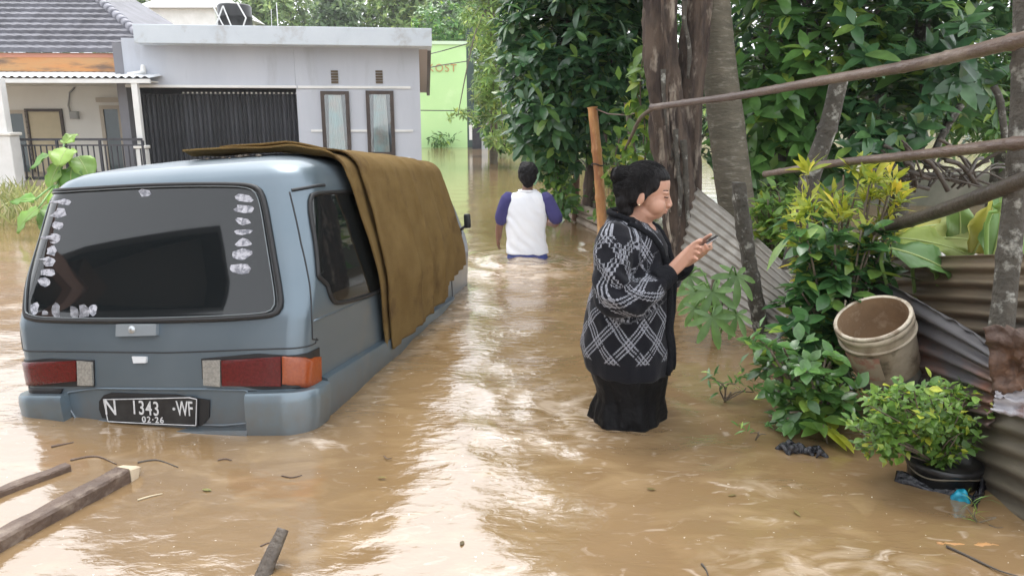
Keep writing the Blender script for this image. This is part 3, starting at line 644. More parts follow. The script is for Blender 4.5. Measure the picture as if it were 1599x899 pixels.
def paint(name, c1, c2):
    m = mat(name, c1, .30, c2, 1.6, (.35, .7), metal=.5, spec=.5, coat=.3, bump=.03, bscale=3, col3=(.22,.21,.19), n3=1.1, rough2=.42)
    # dried mud splashed up from the water line
    t = m.node_tree; N = t.nodes; L = t.links; b_ = N['Principled BSDF']; tc_ = N.new('ShaderNodeTexCoord'); sx = N.new('ShaderNodeSeparateXYZ'); L.new(tc_.outputs['Object'], sx.inputs[0])
    nz_ = N.new('ShaderNodeTexNoise'); nz_.inputs['Scale'].default_value = 9; nz_.inputs['Detail'].default_value = 8; nz_.inputs['Roughness'].default_value = .7; L.new(tc_.outputs['Object'], nz_.inputs['Vector'])
    ma = N.new('ShaderNodeMath'); ma.operation = 'MULTIPLY_ADD'; L.new(nz_.outputs[0], ma.inputs[0]); ma.inputs[1].default_value = .55; L.new(sx.outputs['Z'], ma.inputs[2])
    mr_ = N.new('ShaderNodeMapRange'); L.new(ma.outputs[0], mr_.inputs[0]); mr_.inputs[1].default_value = .36; mr_.inputs[2].default_value = .08; mr_.inputs[3].default_value = 0; mr_.inputs[4].default_value = .5
    mx_ = N.new('ShaderNodeMix'); mx_.data_type = 'RGBA'; L.new(mr_.outputs[0], mx_.inputs[0]); L.new(b_.inputs['Base Color'].links[0].from_socket, mx_.inputs[6]); mx_.inputs[7].default_value = (.17, .125, .085, 1); L.new(mx_.outputs[2], b_.inputs['Base Color'])
    return m
M_paint = paint('van_paint', (.130, .172, .205), (.158, .198, .230))
M_seam = mat('van_seam', (.02, .022, .025), .6)
M_rub = mat('van_rubber', (.012, .012, .013), .5)
M_glass = mat('tinted_glass', (.008, .010, .011), .03, spec=.6, ior=1.5, coat=0)
# shell ---------------------------------------------------------------------------
sp_ = np.concatenate([np.linspace(0, 1, 10)[:-1], np.linspace(1, 2, 9)[:-1], np.linspace(2, 3, 22)[:-1], np.linspace(3, 4, 9)[:-1], np.linspace(4, 5, 8)])
sl_ = np.concatenate([sp_, -sp_[::-1][1:-1]])
zl_ = np.concatenate([np.linspace(-.45, .30, 8), np.linspace(.34, .62, 12), np.linspace(.66, 1.0, 9), np.linspace(1.02, 1.15, 10)])
rings = [[Vector(p) for p in vsurf(sl_, np.full(len(sl_), z))] for z in zl_]
yc = 1.5; top = rings[-1]
for k in (.97, .93, .86, .75, .6, .4, .2, .05):
    zz = 1.15 + .085 * (1 - k ** 2.6); rings.append([Vector((p.x * k, yc + (p.y - yc) * k, zz)) for p in top])
body = MB().loft(rings).build('body', M_paint, van, True, True)
def roofz(x, y):
    k = max(abs(x) / .63, abs(y - yc) / 1.115); return 1.15 + .085 * (1 - min(1, k) ** 2.6)
# rear window ------------------------------------------------------------------------
rw = vpoly([(100, 299), (170, 293), (260, 289), (350, 288), (400, 290), (413, 306), (424, 370), (440, 470), (436, 489), (415, 495), (330, 499), (200, 502), (70, 501), (45, 497), (41, 482), (60, 400), (84, 312)])
rw = roundpoly(rw, 2)
rwo = pad(rw, .006, .01, 24, 24).build('rear_window', M_glass, van, True, True)
vtube(rw, .013, .006).build('rubber_seal', M_rub, rwo, True, True)
Qc = np.mean(np.array(rw), 0); inner = [tuple(Qc + (np.array(p) - Qc) * .965) for p in rw]
vtube(inner, .003, .014).build('seal_bead', mat('seal_chrome', (.18,.2,.21), .3, metal=.6), rwo, True, True)
# torn sticker remains on the glass -------------------------------------------------------
M_stick = mat('sticker_paper', (.42, .42, .46), .85, (.16, .165, .19), 45, (.45, .58), col3=(.58,.58,.62), n3=70)
M_stickd = mat('sticker_faded', (.22, .22, .24), .85, (.10, .10, .11), 40, (.4, .6), col3=(.4,.4,.42), n3=55)
st = [(102,316,14,6),(97,334,9,8),(93,352,11,7),(86,373,10,9),(82,392,8,8),(78,409,10,8),(75,425,12,7),(72,441,11,7),
      (381,310,16,7),(382,327,17,6),(380,346,17,7),(379,363,16,4),(380,380,17,7),(379,397,18,8),(379,419,18,8),(230,302,11,6)]
st2 = [(56,482,7,9,0),(72,489,5,4,1),(88,485,8,11,1),(118,486,8,10,1),(133,486,8,10,1),(147,485,7,10,0)]
for (x, y, a, b, dk) in [(*q, 0) for q in st] + st2:
    pts = []
    n_ = 12 if dk == 0 else 8
    for k in range(n_):
        th = 2 * math.pi * k / n_; rr = 1 + .6 * (random.random() - .5); e = 1 / max(abs(math.cos(th)), abs(math.sin(th))) ** .55
        pts.append((x + a * math.cos(th) * rr * e * .9, y + b * math.sin(th) * rr * e * .9))
    pad(vpoly(pts), .0072, .001, 6, 6).build('sticker_remnant', M_stickd if dk else M_stick, rwo, True, True)
# tailgate: handle, latch, seams --------------------------------------------------------------
vseam([(33, 500), (31, 530), (36, 545), (130, 549), (260, 550), (400, 545), (492, 536), (494, 528)], .0045, -.001)
vseam([(452, 300), (470, 380), (485, 460), (496, 530)], .004)
vseam([(455, 297), (480, 293), (506, 289)], .008, .002, 'rain_gutter', M_seam)
M_chrome = mat('dull_chrome', (.45,.48,.5), .3, metal=.8)
hp = vpoly([(186, 506), (248, 505), (248, 523), (186, 525)]); h = pad(hp, .022, .03, 6, 8).build('tailgate_handle', mat('handle_grey', (.30,.34,.37), .35, metal=.4), van, True, True)
q = vp(211, 513); c = vsurf(q[0], q[1], .022); n_ = (vsurf(q[0], q[1], .05) - c); n_ = Vector(n_).normalized(); MM = Matrix.Translation(Vector(c)) @ n_.to_track_quat('Z', 'Y').to_matrix().to_4x4()
MB().lathe([(0,.006),(.012,.006),(.014,.0),(.02,.0)], 14, MM).build('key_lock', M_chrome, h, True, True)
pad(vpoly([(208, 556), (231, 556), (230, 566), (211, 566)]), .012, .02, 5, 5).build('latch', mat('latch_white', (.62,.64,.66), .5), van, True, True)
# tail lamps -----------------------------------------------------------------------------------
def lens(name, c, c2):
    m = mat(name, c, .12, c2, 90, (.4, .6), spec=.6, coat=.3); t = m.node_tree; b = t.nodes['Principled BSDF']   # moulded ribs in the plastic
    w_ = t.nodes.new('ShaderNodeTexWave'); w_.bands_direction = 'Z'; w_.inputs['Scale'].default_value = 55; tc_ = t.nodes.new('ShaderNodeTexCoord'); t.links.new(tc_.outputs['Object'], w_.inputs['Vector'])
    bp_ = t.nodes.new('ShaderNodeBump'); bp_.inputs['Strength'].default_value = .22; bp_.inputs['Distance'].default_value = .01; t.links.new(w_.outputs['Fac'], bp_.inputs['Height']); t.links.new(bp_.outputs[0], b.inputs['Normal']); return m
LR = lens('lens_red', (.075,.005,.006), (.11,.008,.010)); LO = lens('lens_orange', (.25,.045,.006), (.30,.06,.01)); LW = lens('lens_clear', (.22,.21,.19), (.30,.29,.26))
lr = pad(vpoly([(315, 556), (400, 552), (497, 542), (500, 606), (450, 608), (318, 606)]), .006, .02, 6, 24).build('tail_lamp', M_rub, van, False, True)
for nm, m_, pl in (('reversing_lens', LW, [(319,562),(346,561),(347,602),(320,602)]), ('brake_lens', LR, [(348,561),(440,556),(441,602),(349,603)]), ('indicator_lens', LO, [(442,556),(497,550),(498,596),(443,602)])):
    pad(vpoly(pl), .016, .012, 6, 10).build(nm, m_, lr, True, True)
ll = pad(vpoly([(44, 556), (80, 559), (148, 560), (149, 604), (90, 603), (50, 601)]), .006, .02, 6, 16).build('tail_lamp', M_rub, van, False, True)
for nm, m_, pl in (('brake_lens', LR, [(49,559),(122,562),(123,600),(52,598)]), ('reversing_lens', LW, [(124,562),(147,563),(148,601),(125,601)])):
    pad(vpoly(pl), .016, .012, 6, 10).build(nm, m_, ll, True, True)
pad(vpoly([(388, 610), (450, 612), (500, 602), (500, 622), (455, 627), (402, 628)]), .008, .02, 5, 14).build('lamp_trim', M_rub, van, True, True)
pad(vpoly([(47, 602), (100, 606), (93, 621), (50, 618)]), .008, .02, 5, 10).build('lamp_trim', M_rub, van, True, True)
vtube(vpoly([(108, 612), (150, 606), (320, 607), (385, 609), (402, 630), (392, 660), (350, 664), (120, 655), (104, 628)]), .006, .002).build('panel_crease', M_paint, van, True, True)
# number plate on its black backing --------------------------------------------------------------------
M_plate = mat('plate_black', (.012,.012,.013), .45, (.03,.03,.03), 12); M_char = mat('plate_white', (.66,.66,.66), .6, (.45,.45,.45), 30)
pb = pad(vpoly([(156, 618), (175, 612), (320, 616), (329, 624), (328, 655), (315, 664), (170, 656), (157, 648)]), .008, .02, 6, 12).build('plate_backing', M_rub, van, True, True)
pl_ = vpoly([(163, 620), (300, 617), (312, 620), (311, 664), (171, 657)])
po = pad(pl_, .016, .006, 8, 14).build('number_plate', M_plate, van, True, True)
vtube([tuple(np.mean(np.array(pl_), 0) + (np.array(p) - np.mean(np.array(pl_), 0)) * np.array([.97, .92])) for p in pl_], .0022, .018).build('plate_border', M_char, po, True, True)
def van_text(body_, px, py, hpx, parent, sx=1.0, spacing=1.0):
    """painted characters standing on the plate at photo point (left, baseline)"""
    s0, z0 = vp(px, py); _, z1 = vp(px, py - hpx); c = Vector(vsurf(s0, z0, .0185)); up = (Vector(vsurf(s0, z1, .0185)) - c); h_ = up.length; up.normalize()
    s1, zz1 = vp(px + 40, py + 2.0); rt_ = (Vector(vsurf(s1, zz1, .0185)) - c).normalized(); n_ = rt_.cross(up).normalized(); up = n_.cross(rt_)
    cu = bpy.data.curves.new('plate_character', 'FONT'); cu.body = body_; cu.size = h_ / .69; cu.extrude = .001; cu.offset = .0006; cu.space_character = spacing; cu.materials.append(M_char)
    o = text_mesh('plate_lettering', cu); o.parent = parent
    M_ = Matrix((rt_, up, n_)).transposed().to_4x4(); o.matrix_basis = Matrix.Translation(c) @ M_ @ Matrix.Diagonal((sx, 1, 1, 1))
van_text('N', 168, 645, 23, po, .85); van_text('1343', 209, 644, 22, po, .72, 1.1); van_text('·', 272, 647, 22, po); van_text('WF', 280, 646, 22, po, .56, .95); van_text('02·26', 226, 656.5, 8.5, po, 1.0, 1.25)
# bumper and sill -------------------------------------------------------------------------------------------
def rail_on(s_a, s_b, n, prof, name, m_, taper=None):
    """extrude a (offset, z) profile along the shell from s_a to s_b"""
    S_ = np.linspace(s_a, s_b, n); rings = []
    for i, s in enumerate(S_): 
        tp = 1.0 if taper is None else taper(i / (n - 1))
        rings.append([Vector(vsurf(s, z, o * tp)) for o, z in prof])
    return MB().loft(rings).build(name, m_, van, False, True, autos=40)
bp = [(-.02, .108), (.046, .103), (.054, .094), (.058, .060), (.056, -.02), (.04, -.12), (.02, -.25), (-.02, -.25)]
M_bump = paint('bumper_paint', (.15, .20, .235), (.18, .225, .255))
sA = vp(392, 640)[0]; sB = vp(112, 640)[0]
rail_on(sA, 2.03, 26, bp, 'bumper_corner', M_bump); rail_on(sB, -2.03, 26, bp, 'bumper_corner', M_bump)
rail_on(sB + .004, sA - .004, 24, [(-.02, -.062), (.040, -.066), (.050, -.09), (.05, -.25), (-.02, -.25)], 'bumper_centre', M_bump)
rail_on(2.036, 2.98, 30, [(-.01, .118), (.030, .110), (.036, .098), (.036, -.01), (.02, -.25), (-.01, -.25)], 'side_sill', M_paint)
# side windows and doors ---------------------------------------------------------------------------------------
sw_ = roundpoly([(2.07, .545), (2.36, .535), (2.40, .60), (2.40, .96), (2.36, 1.005), (2.085, 1.0), (2.05, .96)], 2)
q = roundpoly(vpoly([(476, 309), (515, 300), (560, 300), (600, 320), (605, 440), (590, 456), (530, 474), (516, 470), (505, 430)]), 2)
qo = pad(q, .005, .01, 16, 12).build('side_window', M_glass, van, True, True); vtube(q, .012, .005).build('rubber_seal', M_rub, qo, True, True)
fw = roundpoly([(2.60, .57), (2.93, .57), (2.97, .62), (2.88, 1.0), (2.84, 1.03), (2.60, 1.03)], 2)
qo = pad(fw, .005, .01, 14, 10).build('front_door_window', mat('door_glass', (.30,.33,.35), .05, spec=.8), van, True, True); vtube(fw, .014, .005).build('rubber_seal', M_rub, qo, True, True)  # pale base colour stands in for bright reflections on this window
ws = [(4.15, .60), (5.0, .58), (5.0, 1.05), (4.2, 1.05)]
wo_ = pad(ws, .005, .01, 10, 10).build('windscreen', M_glass, van, True, True)
ws2 = [(-4.15, .60), (-5.0, .58), (-5.0, 1.05), (-4.2, 1.05)]; pad([(-a, b) for a, b in ws], .005, .01, 10, 10).build('windscreen', M_glass, van, True, True)
lw = roundpoly([(-2.07, .545), (-2.9, .56), (-2.88, 1.0), (-2.085, 1.0)], 2); pad(lw, .005, .01, 14, 12).build('side_window', M_glass, van, True, True)
vseam([(688, 440), (705, 432), (707, 482)], .005); 
MB().tube([Vector(p) for p in vsurf(np.full(12, 2.58), np.linspace(.2, 1.05, 12), .001)], .005, 5).build('seam', M_seam, van, True, True)
# body crease along the side
MB().tube([Vector(p) for p in vsurf(np.linspace(2.0, 2.95, 40), np.full(40, .40), -.002)], .006, 6).build('side_crease', M_paint, van, True, True)
# door mirror
mr = MB(); c = Vector(vsurf(2.97, .66, .03)); mr.tube([Vector(vsurf(2.95, .62, 0)), c + Vector((.05,.02,.02))], .012, 8); mo = mr.build('mirror_arm', M_rub, van, True, True)
MB().bbox(c + Vector((.02,-.02,-.02)), c + Vector((.075,.02,.10)), .015).build('mirror_housing', M_rub, mo, True, True)
# little debris on the roof beside the carpet
for k in range(9):
    x = random.uniform(-.05, .42); y = random.uniform(.62, .74); r_ = random.uniform(.008, .02); z = roofz(x, y)
    MB().lathe([(0, z+r_*.9), (r_*.8, z+r_*.6), (r_, z+.001), (0, z-.001)], 7, Matrix.Translation((x, y, 0))).build('leaf_litter', mat('wet_litter', (.10,.08,.06), .5), van, False, True)
# ================================================================== brown carpet thrown over the van
M_carp = mat('brown_carpet', (.195, .123, .044), .95, (.262, .175, .070), 5.0, (.3, .7), bump=1.0, bscale=150, spec=.12, col3=(.125,.075,.032), n3=3.0)
M_carpb = mat('carpet_backing', (.30, .20, .11), .95, (.24, .16, .08), 4, bump=.5, bscale=200, spec=.15)
carpet = empty('carpet', van.location, None, 'brown carpet draped over the van roof and right side', 'carpet')
carpet.rotation_mode = 'YXZ'; carpet.rotation_euler = van.rotation_euler
def arc_profile(y):
    """the van's cross-section at y from the roof's left half, over the right shoulder and down the side"""
    P = []
    for x in np.linspace(-.56, .62, 26): P.append((x, roofz(x, y)))
    for z in np.concatenate([np.linspace(1.14, 1.0, 7), np.linspace(.97, .0, 40)]):
        P.append((np.interp(z, VZ, VW) + .012, z))
    return np.array(P)
def cloth(name, y0f, y1f, zbot, off, seed, roll, parent, ncol=70, nrow=90, fold=.010, x_left=-.56):
    rows = []
    PR = arc_profile(1.6); d = np.r_[0, np.cumsum(np.linalg.norm(np.diff(PR, axis=0), axis=1))]
    for j in range(ncol + 1):
        t = j / ncol; col = []
        q0 = 0 if x_left <= -.56 else np.interp(x_left, PR[:26, 0], d[:26])
        zb = zbot(t); q1 = d[26:][np.argmin(np.abs(PR[26:, 1] - zb))]
        for i in range(nrow + 1):
            q = q0 + (q1 - q0) * i / nrow; x = np.interp(q, d, PR[:, 0]); z = np.interp(q, d, PR[:, 1])
            hang = max(0.0, min(1.0, (q - d[24]) / (d[-1] - d[24]))); y = y0f(hang, x) + (y1f(hang, x) - y0f(hang, x)) * t
            if q < d[25]: z += roofz(x, y) - roofz(x, 1.6)
            e = .004; xa, za = np.interp(q+e, d, PR[:,0]), np.interp(q+e, d, PR[:,1]); xb, zb2 = np.interp(q-e, d, PR[:,0]), np.interp(q-e, d, PR[:,1])
            tn = Vector((xa-xb, 0, za-zb2)); nn = Vector((-tn.z, 0, tn.x)).normalized()
            o = off + fold * (math.sin(y * 7.5 + seed + .5 * math.sin(hang*3)) + .6 * math.sin(y * 15 + seed * 2 + hang)) * (.3 + .9 * hang)
            o += .012 * (noise.noise(Vector((y * 2.2 + seed, q * 2.0, 0))) + .5 * noise.noise(Vector((y * 6 + seed, q * 5, 3))))
            for yk, ak in ((1.42, .020), (1.72, .028), (2.05, .018), (2.36, .026)): o += ak * math.exp(-abs(y - .25*hang - yk) / .035) * min(1, hang*2.5 + .15)
            if roll: o += roll * math.exp(-((y - y0f(hang, x)) / .055) ** 2) * (1 - .6 * hang)
            if hang < .16: o += .014 * math.sin(max(0, (hang) / .16) * math.pi)
            col.append(Vector((x, y, z)) + nn * max(.006, o))
        rows.append(col)
    mb = MB(); mb.grid(rows, flip=False); o = mb.build(name, [M_carp, M_carpb], parent, True, True)
    m = o.modifiers.new('thickness', 'SOLIDIFY'); m.thickness = .011; m.offset = 1; m.material_offset = 0; return o
def slope_y(px, z):   # y on the right side of the van for a photo point
    s, zz = vp(*px); return vsurf(s, zz)[1], zz
yA, zA = slope_y((601, 546), 0); yB, zB = slope_y((688, 463), 0); yC, zC = slope_y((727, 408), 0)
yS, zS = slope_y((612, 520), 0)
print('carpet', yA, zA, yB, zB, yC, zC)
cloth('under_layer', lambda h, x: .70 - .03 * (x + .5) + (yA - .02 - .67) * h ** 1.1, lambda h, x: 1.15 + (yA + .1 - 1.0) * h, lambda t: zA, .012, 1.0, .034, carpet, 24, 90, .004, -.14)
cloth('over_layer', lambda h, x: .90 - .04 * x + (yA + .04 - .88) * h ** 1.15, lambda h, x: 2.2 + (yB - 2.15) * h, lambda t: zA - .0 + (zB - zA) * t, .036, 2.2, .016, carpet, 90, 96, .006, -.05)
cloth('over_layer', lambda h, x: 2.05 + (yB - 2.1) * h, lambda h, x: 2.56 + (yC - .03 - 2.56) * h, lambda t: zB + .05 + (zC - zB - .05) * t, .026, 4.1, .0, carpet, 50, 96, .006, -.05)
# ================================================================== bark, bamboo, tin
M_bark1 = mat('rough_bark', (.105, .075, .055), .9, (.045, .032, .026), 9, (.38, .58), bump=1.0, bscale=30, stretch=(1, 1, .3), col3=(.40, .34, .27), n3=8)
M_bark2 = mat('smooth_bark', (.15, .13, .095), .85, (.10, .09, .065), 5, bump=.8, bscale=22, stretch=(.7, .7, 2.4), col3=(.24,.22,.18), n3=12)
M_bark3 = mat('lichen_bark', (.09, .08, .065), .9, (.06, .055, .045), 12, bump=.8, bscale=40, col3=(.38, .38, .34), n3=16)
M_twig = mat('twig_wood', (.11, .085, .06), .85, (.16, .13, .09), 8, bump=.4)
M_bam_o = mat('orange_bamboo', (.50, .25, .085), .4, (.27, .105, .035), 2.6, (.42,.62), stretch=(2,2,.7), col3=(.60,.36,.16), n3=5)
M_bam_g = mat('weathered_bamboo', (.17, .118, .090), .38, (.10, .066, .052), 3.5, (.4,.6), bump=.35, bscale=50, stretch=(.5,.5,2), col3=(.27,.215,.17), n3=5, spec=.6)
M_bam_d = mat('dark_wet_pole', (.085, .065, .05), .5, (.05, .04, .03), 4, bump=.4, bscale=30)
def spline(pts, n):
    P = [Vector(p) for p in pts]; out = []
    if len(P) == 2: return [P[0].lerp(P[1], i / (n-1)) for i in range(n)]
    for i in range(n):
        t = i / (n - 1) * (len(P) - 1); k = min(int(t), len(P) - 2); f = t - k
        p0 = P[max(k-1, 0)]; p1 = P[k]; p2 = P[k+1]; p3 = P[min(k+2, len(P)-1)]
        out.append(.5 * ((2*p1) + (p2-p0)*f + (2*p0-5*p1+4*p2-p3)*f*f + (3*p1-p0-3*p2+p3)*f**3))
    return out
def bamboo(name, pts, rad, m, label, cat='pole', group=None, nodes=8, n=60, parent=None, seg=10):
    """a culm with swollen nodes"""
    n = max(n, nodes*14); P = spline(pts, n); rr = []
    for i in range(n): P[i] = P[i] + Vector((0, 0, 1)) * (.30 * (rad if not hasattr(rad, '__len__') else rad[0]) * math.sin(i / (n-1) * nodes * math.pi * .6 + 1) * .22)
    for i in range(n):
        t = i / (n-1) * nodes; d = abs(t - round(t)); r = rad if not hasattr(rad, '__len__') else rad[0] + (rad[1]-rad[0]) * i / (n-1)
        rr.append(r * (1 + .20 * math.exp(-(d / .035) ** 2)))
    o = MB().tube(P, rr, seg, wob=.06).build(name, m, parent, True)
    return tag(o, label, cat, group) if label else o
# fence line in the water beside the lane
FL = [(1.05, 11.0), (1.64, 6.7), (1.78, 4.7), (1.95, 2.83), (2.05, 2.0)]
def tin(name, c, nr, amp, m, label, group='corrugated sheets of the fence', nu=40, bend=0.0, seed=0, rag=0.0):
    """corrugated sheet between four corners tl,tr,br,bl with ridges along its length"""
    tl, tr, br, bl = [Vector(p) for p in c]; nv = nr * 10
    nrm = (tr - tl).cross(bl - tl).normalized(); P = []
    for i in range(nu + 1):
        t = i / nu; a = tl.lerp(tr, t); b = bl.lerp(br, t); row = []
        for j in range(nv + 1):
            v = j / nv; p = a.lerp(b, v)
            h = amp * math.sin(v * nr * 2 * math.pi) + bend * math.sin(t * math.pi) * (1 - v) + .012 * noise.noise(Vector((t * 3 + seed, v * 3, 1)))
            if rag and j == 0: p = p + (b - a).normalized() * rag * (noise.noise(Vector((t * 14, seed, 2))) * .5 + .3)
            row.append(p + nrm * h)
        P.append(row)
    mb = MB(); mb.grid(P); o = mb.build(name, m, None, True, loc=bl); md = o.modifiers.new('thickness', 'SOLIDIFY'); md.thickness = .0025
    return tag(o, label, 'metal sheet', group)
M_tin = mat('grey_tin', (.30, .285, .255), .5, (.20, .18, .15), 2.2, metal=.35, bump=.1, bscale=14, stretch=(2.5,.6,1), col3=(.40,.38,.34), n3=3, spec=.4)
M_tin2 = mat('rusty_tin', (.115, .110, .118), .36, (.24, .095, .050), 1.3, (.40, .52), metal=.45, bump=.15, bscale=14, stretch=(1,.5,1.6), spec=.6, col3=(.11,.075,.055), n3=5, rough2=.7)
M_tin3 = mat('brown_tin', (.20, .155, .105), .55, (.085, .080, .072), 1.6, (.42,.6), metal=.25, bump=.15, bscale=14, stretch=(1.5,.5,1.5))
M_tin4 = mat('olive_tin', (.155, .135, .10), .6, (.085, .072, .055), 3, metal=.2, bump=.15, stretch=(1.5,.5,1.5))
tin('tin_sheet', (PY(1088, 292, 6.5), PY(1240, 425, 4.55), PY(1216, 560, 4.45), PY(1045, 470, 6.5)), 13, .012, M_tin, 'pale grey corrugated tin sheet behind the thin bark-covered stake', rag=.03, bend=.03)
tin('tin_sheet', (PY(1385, 402, 3.9), PY(1640, 396, 2.75), PY(1640, 560, 2.7), PY(1380, 520, 3.9)), 6, .016, M_tin3, 'brown corrugated tin sheet behind the lichen-spotted post', seed=3)
tin('tin_sheet', (PY(1362, 432, 3.62), PY(1556, 545, 2.62), PY(1548, 668, 2.60), PY(1372, 648, 3.55)), 7, .014, M_tin2, 'dark rusty corrugated tin sheet behind the tilted bucket', seed=5, bend=.03, rag=.03)
tin('tin_sheet', (PY(1478, 618, 2.95), PY(1660, 668, 2.28), PY(1660, 850, 2.20), PY(1470, 745, 2.90)), 5, .013, M_tin4, 'lowest olive brown corrugated sheet at the water by the potted shrub', seed=8)
# crumpled rusty scrap and plastic at the foot of the lichen-spotted post
def crumple(name, c, m, label, amp, seed, cat, n=16, bend=0):
    tl, tr, br, bl = [Vector(p) for p in c]; nrm = (tr-tl).cross(bl-tl).normalized(); P = []
    for i in range(n+1):
        row = []
        for j in range(n+1):
            p = tl.lerp(tr, i/n).lerp(bl.lerp(br, i/n), j/n); q = Vector((i/n*2.2+seed, j/n*2.2, seed))
            e = .012 * noise.noise(Vector((i*.9, j*.9, seed)))
            row.append(p + nrm * (amp * noise.turbulence(q, 3, True) + bend * math.sin(math.pi*i/n)) + (tr-tl).normalized()*e + (bl-tl).normalized()*e)
        P.append(row)
    mb = MB(); mb.grid(P); o = mb.build(name, m, None, True, loc=bl); md = o.modifiers.new('thickness', 'SOLIDIFY'); md.thickness = .003; return tag(o, label, cat)
M_scrap = mat('rust_scrap', (.085, .052, .038), .5, (.16, .085, .05), 6, (.45,.6), metal=.3, bump=.6, bscale=26, col3=(.04,.03,.026), n3=9)
crumple('scrap_sheet', (PY(1535, 512, 2.55), PY(1650, 520, 2.4), PY(1650, 600, 2.38), PY(1548, 625, 2.52)), M_scrap, 'crumpled rusty scrap sheet at the foot of the lichen-spotted post', .10, 3, 'scrap metal')
crumple('plastic_sheet', (PY(1555, 610, 2.52), PY(1660, 580, 2.42), PY(1660, 668, 2.40), PY(1545, 640, 2.5)), mat('dirty_plastic', (.34,.33,.35), .25, (.16,.10,.09), 7, (.5,.6), bump=.4, bscale=20), 'dirty whitish plastic sheet below the rusty scrap', .05, 9, 'plastic')
# rails, posts, poles
bamboo('bamboo_rail', [PY(1018,168,6.2), PY(1160,148,5.2), PY(1320,120,4.1), PY(1460,95,3.3), PY(1680,40,2.4)], [.026,.028], M_bam_g, 'uppermost weathered bamboo rail running the length of the fence', 'rail', 'bamboo rails', 9)
bamboo('bamboo_rail', [PY(1195,272,4.9), PY(1280,258,4.2), PY(1430,242,3.3), PY(1680,214,2.35)], [.019,.024], M_bam_g, 'thin middle bamboo rail below the uppermost one', 'rail', 'bamboo rails', 8)
bamboo('dark_pole', [PY(1352,366,3.9), PY(1470,328,3.2), PY(1680,250,2.4)], .030, M_bam_d, 'dark wet pole slanting up across the yellow-green big leaves', 'pole', None, 3)
bamboo('fence_post', [PY(1540,640,2.72), PY(1562,520,2.74), PY(1575,400,2.76), PY(1590,250,2.78), PY(1597,100,2.8), PY(1600,-120,2.85)], [.048,.034], M_bark3, 'rough lichen-spotted post at the right edge', 'post', None, 5)
bamboo('forked_post', [PY(1235,420,4.7), PY(1262,290,4.65), PY(1292,200,4.6), PY(1312,118,4.55)], [.062,.05], M_bark3, 'leaning grey forked post under the uppermost bamboo rail', 'post', None, 3)
bamboo('bamboo_pole', [PY(944,395,8.6), PY(940,350,8.6), PY(934,260,8.65), PY(925,168,8.7)], [.062,.055], M_bam_o, 'upright orange bamboo pole beside the big-leaved tree', 'pole', None, 4, 80)
bp_ = PY(933, 257, 8.65); MB().tube([bp_ + Vector((.07*math.cos(a), .07*math.sin(a), .012*math.sin(a*2))) for a in np.linspace(0, 12.5, 40)], .008, 5).build('tie_wire', M_black, None, True, loc=bp_)
tag(bpy.data.objects['tie_wire'], 'black wire tied round the orange bamboo pole', 'wire')
bamboo('grey_stake', [PY(994,290,8.2), PY(988,235,8.2), PY(979,160,8.2)], [.035,.032], M_bark2, 'thin grey stake behind the woman beside the rough trunk', 'stake', None, 2)
bamboo('brown_stake', [PY(898,345,10.2), PY(899,310,10.2), PY(901,250,10.2)], [.05,.045], mat('red_brown_wood', (.22,.12,.08), .8, (.14,.08,.05), 6), 'short red-brown stake under the big-leaved tree', 'stake', None, 2)
bamboo('leaning_branch', [PY(893,318,10.4), PY(880,290,10.4), PY(872,262,10.5)], [.03,.02], M_twig, 'pale leaning branch left of the red-brown stake', 'branch', None, 2)
bamboo('thin_branch', [PY(1022,168,6.3), PY(1000,185,6.6), PY(985,215,7.2), PY(970,245,8)], [.02,.012], M_twig, 'thin bent branch continuing left from the uppermost rail', 'branch', None, 2)
w = MB(); w.tube([PY(925,168,8.7), PY(950,178,8.5), PY(980,180,8.2), PY(1010,172,7.5)], .008, 5); tag(w.build('fence_wire', M_bam_g, None, True), 'slack wire strung from the orange bamboo pole to the grey stake', 'wire')
# low weathered fence boards by the orange pole
for i, (a, b, r_, lb) in enumerate((((868,312,11),(968,344,8.6),.055,'top weathered log of the low fence behind the woman'), ((880,322,10.8),(962,356,8.7),.04,'second weathered log of the low fence behind the woman'), ((884,332,10.7),(958,370,8.7),.04,'third weathered log of the low fence behind the woman'), ((900,346,10.3),(958,384,8.7),.04,'lowest weathered log of the low fence behind the woman'))):
    bamboo('fence_log', [PY(*a), PY((a[0]+b[0])/2, (a[1]+b[1])/2+1.5, (a[2]+b[2])/2), PY(*b)], r_, mat('grey_log', (.40,.33,.26), .8, (.24,.19,.15), 5, bump=.4), lb, 'log', 'logs of the low fence', 2)
# ================================================================== trees
def limb_tree(root, base, top, crown, r0, m, nl=7, r1=None, wob=.18, pts=None, seg=14):
    P = spline(pts or [base, base.lerp(top, .5) + Vector((.08, 0, 0)), top], 40)
    rr = [r0 * (1.25 - .5 * min(1, t * 8)) if False else r0 * (1 + .35 * math.exp(-t * 14)) * (1 - t) + (r1 or r0 * .5) * t for t in np.linspace(0, 1, 40)]
    MB().tube(P, rr, seg, wob=wob).build('trunk', m, root, True)
    for k in range(nl):
        t = random.uniform(.45, 1); a = P[int(t * 39)]; c = crown[k % len(crown)]; e = Vector(c[:3]) + Vector((random.uniform(-.5,.5)*c[3], random.uniform(-.5,.5)*c[4], random.uniform(-.4,.5)*c[5]))
        mid = a.lerp(e, .5) + Vector((0, 0, .15 * (e - a).length)); r_ = rr[int(t*39)] * .5
        MB().tube(spline([a, mid, e], 10), list(np.linspace(r_, r_*.25, 10)), 7, wob=.1).build('limb', m, root, True)
